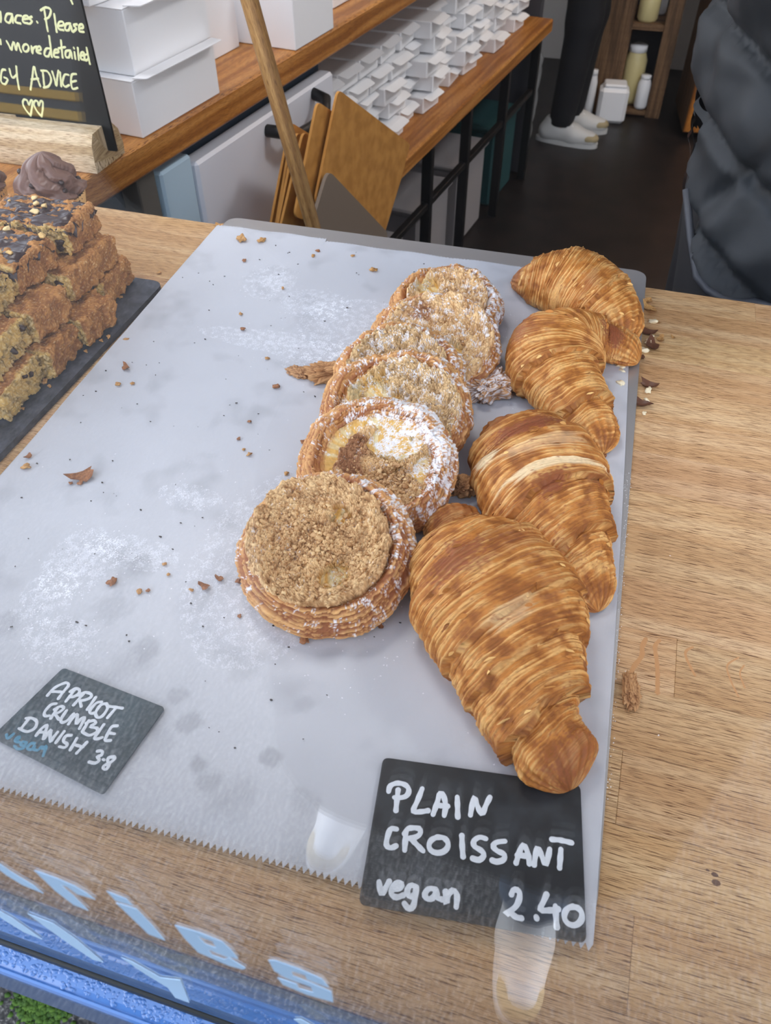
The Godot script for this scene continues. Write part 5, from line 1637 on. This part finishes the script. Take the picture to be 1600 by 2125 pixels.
func broken(called: String, label: String, at: Vector3, size: Vector3, turn: float, seed_: int, sugar: float) -> void:
	var c1 := cells(seed_, 1.0)
	var n1 := noise(seed_ + 2, 1.0, FastNoiseLite.TYPE_SIMPLEX, 3)
	var m := MB.new()
	var nu := 90
	var nv := 46
	for j in nv:
		var e := PI * j / (nv - 1) - PI / 2
		for i in nu:
			var a := TAU * i / nu
			var d := Vector3(cos(a) * cos(e), sin(e), sin(a) * cos(e))
			var p := Vector3(signf(d.x) * pow(absf(d.x), 0.7), signf(d.y) * pow(absf(d.y), 0.6), signf(d.z) * pow(absf(d.z), 0.7)) * size
			var b := n1.get_noise_3dv(d * 1.6)
			var f := n1.get_noise_3dv(d * 9.0)
			var l := c1.get_noise_3dv(d * 5.0)
			p *= 1.0 + b * 0.45 + f * 0.10 - (l + 0.5) * 0.22
			p.y = maxf(p.y + size.y * 0.75, 0.0)
			m.col = Color(0.34, 0.165, 0.075).lerp(Color(0.56, 0.31, 0.14), sm(-0.3, 0.4, f + b)) * (1.0 + f * 0.3)
			if sugar > 0.0: m.col = m.col.lerp(Color(0.9, 0.9, 0.92), sm(0.55, 0.75, n1.get_noise_3dv(d * 12.0 + Vector3(4, 4, 4)) + sugar) * 0.9)
			m.add(p)
	m.grid(0, nu, nv, true)
	var o := put(called, m.done(), M.crumb, null, at)
	o.rotation.y = turn
	tag(o, label, "pastry piece")

const ORD := ["first", "second", "third", "fourth", "fifth", "sixth", "seventh", "eighth", "ninth", "tenth", "eleventh", "twelfth", "thirteenth", "fourteenth", "fifteenth", "sixteenth", "seventeenth", "eighteenth", "nineteenth", "twentieth", "twenty-first", "twenty-second", "twenty-third", "twenty-fourth", "twenty-fifth", "twenty-sixth", "twenty-seventh", "twenty-eighth"]

# ------------------------------------------------------------------ people
# bones: [from, to, radius from, radius to]; the field of all bones is joined smoothly and meshed as surface nets
func nets(bones: Array, cell: float, grow := 0.0, k := 0.03, cut = null, shape = null) -> ArrayMesh:
	var lo := Vector3.INF
	var hi := -Vector3.INF
	for b in bones:
		var r: float = maxf(b[2], b[3]) + grow + cell * 3.0
		for e in 2:
			lo = lo.min(b[e] - Vector3.ONE * r)
			hi = hi.max(b[e] + Vector3.ONE * r)
	var nx := int((hi.x - lo.x) / cell) + 2
	var ny := int((hi.y - lo.y) / cell) + 2
	var nz := int((hi.z - lo.z) / cell) + 2
	var f := PackedFloat32Array()
	f.resize(nx * ny * nz)
	f.fill(cell * 3.0)
	var sx := nx
	var sy := nx * ny
	for b in bones:
		var a: Vector3 = b[0]
		var c: Vector3 = b[1]
		var ra: float = b[2] + grow
		var rb: float = b[3] + grow
		var m := maxf(ra, rb) + cell * 2.5
		var l0 := ((a.min(c) - Vector3.ONE * m - lo) / cell).floor()
		var l1 := ((a.max(c) + Vector3.ONE * m - lo) / cell).ceil()
		var d := c - a
		var dd := maxf(d.length_squared(), 1e-9)
		for z in range(maxi(int(l0.z), 0), mini(int(l1.z) + 1, nz)):
			for y in range(maxi(int(l0.y), 0), mini(int(l1.y) + 1, ny)):
				for x in range(maxi(int(l0.x), 0), mini(int(l1.x) + 1, nx)):
					var p := lo + Vector3(x, y, z) * cell
					var t := clampf((p - a).dot(d) / dd, 0.0, 1.0)
					var e := (p - a - d * t).length() - lerpf(ra, rb, t)
					var i := x + y * sx + z * sy
					var o := f[i]
					var h := maxf(k - absf(o - e), 0.0) / k
					f[i] = minf(o, e) - h * h * k * 0.25
	if cut != null:
		for z in nz:
			for y in ny:
				for x in nx:
					var i := x + y * sx + z * sy
					if f[i] < cell * 3.0: f[i] = maxf(f[i], cut.call(lo + Vector3(x, y, z) * cell))
	var m := MB.new()
	var ids := {}
	for z in nz - 1:
		for y in ny - 1:
			var row := y * sx + z * sy
			for x in nx - 1:
				var i := row + x
				var v0 := f[i]
				if absf(v0) > cell * 2.2: continue
				var vs := [v0, f[i + 1], f[i + sx], f[i + sx + 1], f[i + sy], f[i + sy + 1], f[i + sx + sy], f[i + sx + sy + 1]]
				var neg := 0
				for w in vs:
					if w < 0.0: neg += 1
				if neg == 0 or neg == 8: continue
				var s := Vector3.ZERO
				var n := 0
				for e in EDGES:
					var u: float = vs[e[0]]
					var w: float = vs[e[1]]
					if (u < 0.0) != (w < 0.0):
						var t := u / (u - w)
						s += CORNERS[e[0]].lerp(CORNERS[e[1]], t)
						n += 1
				ids[i] = m.add(lo + (Vector3(x, y, z) + s / n) * cell)
	for i in ids:
		var inside := f[i] < 0.0
		for ax in 3:
			var st: int = [1, sx, sy][ax]
			if (f[i + st] < 0.0) == inside: continue
			var u: int = [sx, sy, 1][ax]
			var w: int = [sy, 1, sx][ax]
			if ids.has(i - u) and ids.has(i - w) and ids.has(i - u - w):
				if inside: m.quad(ids[i], ids[i - w], ids[i - u - w], ids[i - u])
				else: m.quad(ids[i], ids[i - u], ids[i - u - w], ids[i - w])
	if shape != null:
		for i in m.v.size(): m.v[i] = shape.call(m.v[i])
	return m.done()

const CORNERS := [Vector3(0, 0, 0), Vector3(1, 0, 0), Vector3(0, 1, 0), Vector3(1, 1, 0), Vector3(0, 0, 1), Vector3(1, 0, 1), Vector3(0, 1, 1), Vector3(1, 1, 1)]
const EDGES := [[0, 1], [2, 3], [4, 5], [6, 7], [0, 2], [1, 3], [4, 6], [5, 7], [0, 4], [1, 5], [2, 6], [3, 7]]

func hand_bones(wrist: Vector3, dir: Vector3, palm: Vector3, thumb: Vector3, curl := 0.5) -> Array:
	var side := dir.cross(palm).normalized()
	if side.dot(thumb) < 0.0: side = -side
	var out := [[wrist, wrist + dir * 0.045, 0.022, 0.020]]
	for k in 4:
		var s := side * (0.030 - 0.020 * k)
		var knuckle := wrist + dir * (0.088 - 0.004 * absf(k - 1.3)) + s
		out.append([wrist + dir * 0.03 + s * 0.6, knuckle, 0.013, 0.0105])
		var ln: float = [0.040, 0.045, 0.041, 0.032][k]
		var d1 := (dir + palm * curl * 0.6).normalized()
		var d2 := (dir + palm * curl * 1.8).normalized()
		var a := knuckle + d1 * ln
		out.append([knuckle, a, 0.0098, 0.0088])
		out.append([a, a + d2 * ln * 0.85, 0.0088, 0.0072])
	var tb := wrist + dir * 0.030 + side * 0.026
	var tm := tb + (dir * 0.7 + side * 0.8 + palm * 0.3).normalized() * 0.036
	out.append([wrist + dir * 0.02 + side * 0.012, tb, 0.015, 0.012])
	out.append([tb, tm, 0.0115, 0.010])
	out.append([tm, tm + (dir + side * 0.2 + palm * 0.5 * curl).normalized() * 0.030, 0.0100, 0.0080])
	return out

# a standing person facing -z at the origin; o: hands [left, right] as points, feet spread, cloth materials
func person(label: String, at: Vector3, turn: float, o: Dictionary) -> Node3D:
	var root := thing("person", label, "person", at, turn)
	var cell: float = o.get("cell", 0.014)
	var lean: float = o.get("lean", 0.0)
	var L := func(p: Vector3) -> Vector3:   # lean of the upper body forward from the hips
		if p.y < 0.95: return p
		return Vector3(p.x, 0.95, p.z) + Basis(Vector3.RIGHT, -lean) * Vector3(0, p.y - 0.95, 0)
	var legs := []
	var feet: Array = o.get("feet", [Vector3(-0.10, 0, 0.02), Vector3(0.10, 0, 0.02)])
	for k in 2:
		var s := -1.0 if k == 0 else 1.0
		var an: Vector3 = feet[k] + Vector3(0, 0.085, 0)
		var hip := Vector3(0.09 * s, 0.90, 0.0)
		var knee := hip.lerp(an, 0.52) + Vector3(0, 0, -0.02)
		legs.append([hip, knee, 0.088, 0.058])
		legs.append([knee, an, 0.056, 0.042])
	legs.append([Vector3(-0.07, 0.96, 0.01), Vector3(0.07, 0.96, 0.01), 0.098, 0.098])
	var torso := []
	torso.append([L.call(Vector3(-0.055, 1.0, 0.005)), L.call(Vector3(0.055, 1.0, 0.005)), 0.10, 0.10])
	torso.append([L.call(Vector3(-0.06, 1.12, 0.0)), L.call(Vector3(0.06, 1.12, 0.0)), 0.098, 0.098])
	torso.append([L.call(Vector3(-0.085, 1.28, 0.0)), L.call(Vector3(0.085, 1.28, 0.0)), 0.108, 0.108])
	torso.append([L.call(Vector3(0, 0.98, 0.0)), L.call(Vector3(0, 1.34, 0.0)), 0.105, 0.105])
	torso.append([L.call(Vector3(-0.145, 1.405, 0.01)), L.call(Vector3(0.145, 1.405, 0.01)), 0.062, 0.062])
	var arms := []
	var hands: Array = o.get("hands", [Vector3(-0.24, 0.82, -0.03), Vector3(0.24, 0.82, -0.03)])
	var hand_parts := []
	for k in 2:
		var s := -1.0 if k == 0 else 1.0
		var sh: Vector3 = L.call(Vector3(0.175 * s, 1.40, 0.01))
		var w: Vector3 = hands[k]
		var mid := sh.lerp(w, 0.52)
		var reach := sh.distance_to(w)
		var bow := sqrt(maxf(0.0, 0.285 * 0.285 - reach * reach * 0.25))
		var el := mid + Vector3(0.45 * s, -0.75, 0.45).normalized() * bow
		arms.append([sh, el, 0.052, 0.042])
		arms.append([el, w, 0.040, 0.027])
		var d := (w - el).normalized()
		if o.has("point"): d = o.point.normalized()
		var palm: Vector3 = Vector3(-s, 0, 0) if absf(d.y) > 0.6 else Vector3(0, -0.3, -1.0)
		palm = (palm - d * palm.dot(d)).normalized()
		hand_parts.append(hand_bones(w, d, palm, Vector3(0, 0.3, -1) if absf(d.y) > 0.6 else Vector3(-s, 0.6, 0)))
	var neck: Vector3 = L.call(Vector3(0, 1.45, 0.01))
	var head: Vector3 = L.call(Vector3(0, 1.60, -0.01))
	var hd: Array = [[neck, head - Vector3(0, 0.04, 0), 0.055, 0.055], [head + Vector3(0, 0.045, 0.012), head + Vector3(0, 0.03, -0.012), 0.083, 0.080], [head + Vector3(0, -0.03, -0.02), head + Vector3(0, -0.075, -0.045), 0.066, 0.042],
		[head + Vector3(0, 0.015, -0.092), head + Vector3(0, -0.018, -0.108), 0.010, 0.013], [head + Vector3(-0.022, -0.052, -0.088), head + Vector3(0.022, -0.052, -0.088), 0.008, 0.008],
		[head + Vector3(-0.080, 0.0, 0.0), head + Vector3(-0.084, 0.03, 0.006), 0.010, 0.014], [head + Vector3(0.080, 0.0, 0.0), head + Vector3(0.084, 0.03, 0.006), 0.010, 0.014]]
	put("body", nets(legs + torso + arms + hd, cell, 0.0), M.skin, root)
	for h in hand_parts: put("hand", nets(h, maxf(cell * 0.35, 0.0045), 0.0, 0.008), M.skin, root)
	# eyes and hair
	for s in [-1.0, 1.0]:
		var em := MB.new()
		blob(em, head + Vector3(0.030 * s, 0.012, -0.080), Vector3(0.011, 0.008, 0.008), 1, 12, 8, 0.0)
		put("eye", em.done(), M.black, root)
	var hair_cut := func(p: Vector3) -> float: return maxf(head.y - 0.06 - p.y, maxf((-0.055 - (p.z - head.z)) + (head.y + 0.055 - p.y) * 0.9, -1.0))
	put("hair", nets([[head + Vector3(0, 0.05, 0.015), head + Vector3(0, 0.0, 0.03), 0.094, 0.086]], 0.008, 0.0, 0.03, hair_cut), M.hair, root)
	# clothes
	var waist := func(p: Vector3) -> float: return maxf(p.y - 1.04, 0.075 - p.y)
	put("trousers", nets(legs + [torso[0]], cell, 0.012, 0.03, waist), o.trousers, root)
	var skirt := []
	if o.has("skirt"):     # a long coat
		skirt = [[Vector3(-0.10, 0.9, 0.01), Vector3(-0.12, o.skirt, 0.0), 0.125, 0.125], [Vector3(0.10, 0.9, 0.01), Vector3(0.10, o.skirt, 0.0), 0.125, 0.125], [Vector3(0, 0.9, 0.01), Vector3(0, o.skirt, 0.0), 0.125, 0.125]]
		o["cut"] = func(p: Vector3) -> float: return o.skirt - p.y
	var jacket_cut: Callable = o.get("cut", func(p: Vector3) -> float: return 0.93 - p.y)
	var sleeves := []
	for a in 4:
		var b: Array = arms[a]
		sleeves.append([b[0], b[1] if a % 2 == 0 else b[0].lerp(b[1], 0.95), b[2], b[3]])
	put("jacket", nets(torso + [[Vector3(-0.075, 0.95, 0.01), Vector3(0.075, 0.95, 0.01), 0.105, 0.105], [Vector3(-0.075, 0.86, 0.01), Vector3(0.075, 0.86, 0.01), 0.108, 0.108], [L.call(Vector3(0, 1.43, 0.01)), L.call(Vector3(0, 1.46, 0.01)), 0.062, 0.062]] + sleeves + skirt, o.get("jacket_cell", cell), o.get("puff", 0.018), 0.03, jacket_cut, o.get("quilt", null)), o.jacket, root)
	for k in 2:
		var sh := shoe(o.get("toe", Vector3(0, 0, -1)), M.trainer, root, feet[k], k)
		sh.name = "shoe" if k == 0 else "shoe_001"
	return root

# a low trainer, toe towards -z: rubber sole, upper, toe cap, laces
func shoe(_toe: Vector3, m: Material, root: Node3D, foot: Vector3, k: int) -> Node3D:
	var b := [[Vector3(0, 0.040, 0.055), Vector3(0, 0.036, -0.06), 0.038, 0.040], [Vector3(0, 0.036, -0.06), Vector3(0.004, 0.030, -0.135), 0.043, 0.033], [Vector3(0, 0.05, 0.05), Vector3(0, 0.085, 0.03), 0.036, 0.040], [Vector3(0, 0.06, 0.01), Vector3(0, 0.05, -0.05), 0.036, 0.034]]
	var cut := func(p: Vector3) -> float: return maxf(0.016 - p.y, p.y - 0.105)
	var s := put("shoe", nets(b, 0.006, 0.0, 0.02, cut), m, root, foot + Vector3(0, 0.001, 0))
	var sole := MB.new()
	var out := PackedVector2Array()
	for i in 36:
		var a := TAU * i / 36
		var z := sin(a) * 0.138 - 0.035
		var w := 0.040 + 0.008 * sin(a + PI) 
		out.append(Vector2(cos(a) * w * pow(absf(cos(a)), -0.25) if absf(cos(a)) > 0.05 else 0.0, z))
	slab(out, 0.0, 0.018, sole)
	put("sole", sole.done(), M.trainer, s)
	var cap := MB.new()
	blob(cap, Vector3(0.003, 0.036, -0.128), Vector3(0.036, 0.024, 0.046), 2, 20, 12, 0.0)
	put("toe_cap", cap.done(), M.trainer_toe, s)
	for i in 4:
		var l := MB.new()
		l.tube(Vector3(-0.024, 0.079 + i * 0.006, -0.060 + i * 0.018), Vector3(0.024, 0.081 + i * 0.006, -0.056 + i * 0.018), 0.0032, 0.0032, 8)
		put("lace", l.done(), M.card_white, s)
	s.rotation.y = 0.10 if k == 0 else -0.10
	return s

func build_people() -> void:
	# the shop worker right behind the counter, in a dark quilted jacket: local x' = towards the left of the picture is -z of the body
	var turn := PI / 2.0
	var cut := func(p: Vector3) -> float:
		# hem with a rounded front corner; the body faces -z locally, which is the picture's left
		var f := clampf((p.z + 0.130) / 0.065, -1.0, 1.0)
		var h := 0.955 - 0.05 * maxf(0.0, p.z - 0.02)
		if f < 1.0: h += 0.16 * (1.0 - sqrt(clampf(1.0 - pow(1.0 - maxf(f, 0.0), 2.0), 0.0, 1.0)))
		return h - p.y
	var nz := noise(97, 1.0, FastNoiseLite.TYPE_SIMPLEX_SMOOTH, 2)
	var quilt := func(p: Vector3) -> Vector3:
		var u := p.y + 0.035 * sin(p.z * 17.0 + 1.0)
		var d := absf(fposmod(u, 0.085) - 0.0425)
		var v := absf(fposmod(p.z + 0.03 * sin(p.y * 21.0), 0.17) - 0.085)
		var e := exp(-pow(d / 0.008, 2.0)) + 0.7 * exp(-pow(v / 0.008, 2.0))
		var out := Vector3(p.x, 0, p.z).normalized()
		return p + out * (-0.013 * e + nz.get_noise_3dv(p * 11.0) * 0.012)
	var w := person("shop worker in a dark quilted jacket with rounded piped hem, right behind the counter", Vector3(0.185, 0.0, -1.0), turn,
		{"jacket": M.jacket, "trousers": M.trousers_dark, "hands": [Vector3(-0.17, 1.52, -0.46), Vector3(0.17, 1.54, -0.46)], "cut": cut, "quilt": quilt, "jacket_cell": 0.006, "puff": 0.028})
	# piping along the hem
	var jk: MeshInstance3D = w.get_node("jacket")
	var vs: PackedVector3Array = jk.mesh.surface_get_arrays(0)[Mesh.ARRAY_VERTEX]
	var best := {}
	for p in vs:
		if p.x < -0.02 and p.y < 1.10 and absf(cut.call(p)) < 0.010:
			var key := int(floor((p.z + 0.2) / 0.014))
			if not best.has(key) or best[key].x > p.x: best[key] = p
	var keys := best.keys()
	keys.sort()
	var line := []
	var rad := []
	for k in keys:
		line.append(best[k])
		rad.append(0.0042)
	if line.size() > 3:
		var pm := MB.new()
		pm.path(line, rad, 8)
		put("hem_piping", pm.done(), M.jacket_trim, jk)
	# the far worker
	person("far worker with dark trousers and white shoes standing at the shop's far end", Vector3(-0.29, 0, -3.78), -PI / 2.0,
		{"jacket": M.apron, "trousers": M.trousers_dark, "cell": 0.02, "feet": [Vector3(-0.075, 0, -0.005), Vector3(0.075, 0, 0.02)], "hands": [Vector3(-0.2, 1.1, -0.25), Vector3(0.2, 1.1, -0.25)]})
	# the photographer on the pavement, mirrored faintly in the pane
	var ph := person("photographer in dark coat and white trainers on the pavement, mirrored in the window", Vector3(-0.02, 0, 0.36), 0.06,
		{"jacket": M.coat, "trousers": M.jeans, "lean": 0.16, "skirt": 0.50, "feet": [Vector3(-0.215, 0, 0.12), Vector3(0.115, 0, 0.02)], "hands": [Vector3(-0.085, 1.43, -0.215), Vector3(0.095, 1.43, -0.215)], "point": Vector3(0, 1, -0.25)})
	ph.set_meta("kind", "thing")
	var phone := thing("phone", "dark phone held up before the window by the photographer", "phone", Vector3(-0.01, 1.47, 0.09), 0.29)
	put("phone_body", boxmesh(Vector3(0.074, 0.155, 0.008), 0.003), M.black, phone)
	put("screen", boxmesh(Vector3(0.068, 0.145, 0.0006), 0.0002), M.pane_dark, phone, Vector3(0, 0, 0.0043))
	phone.rotation.x = -0.78
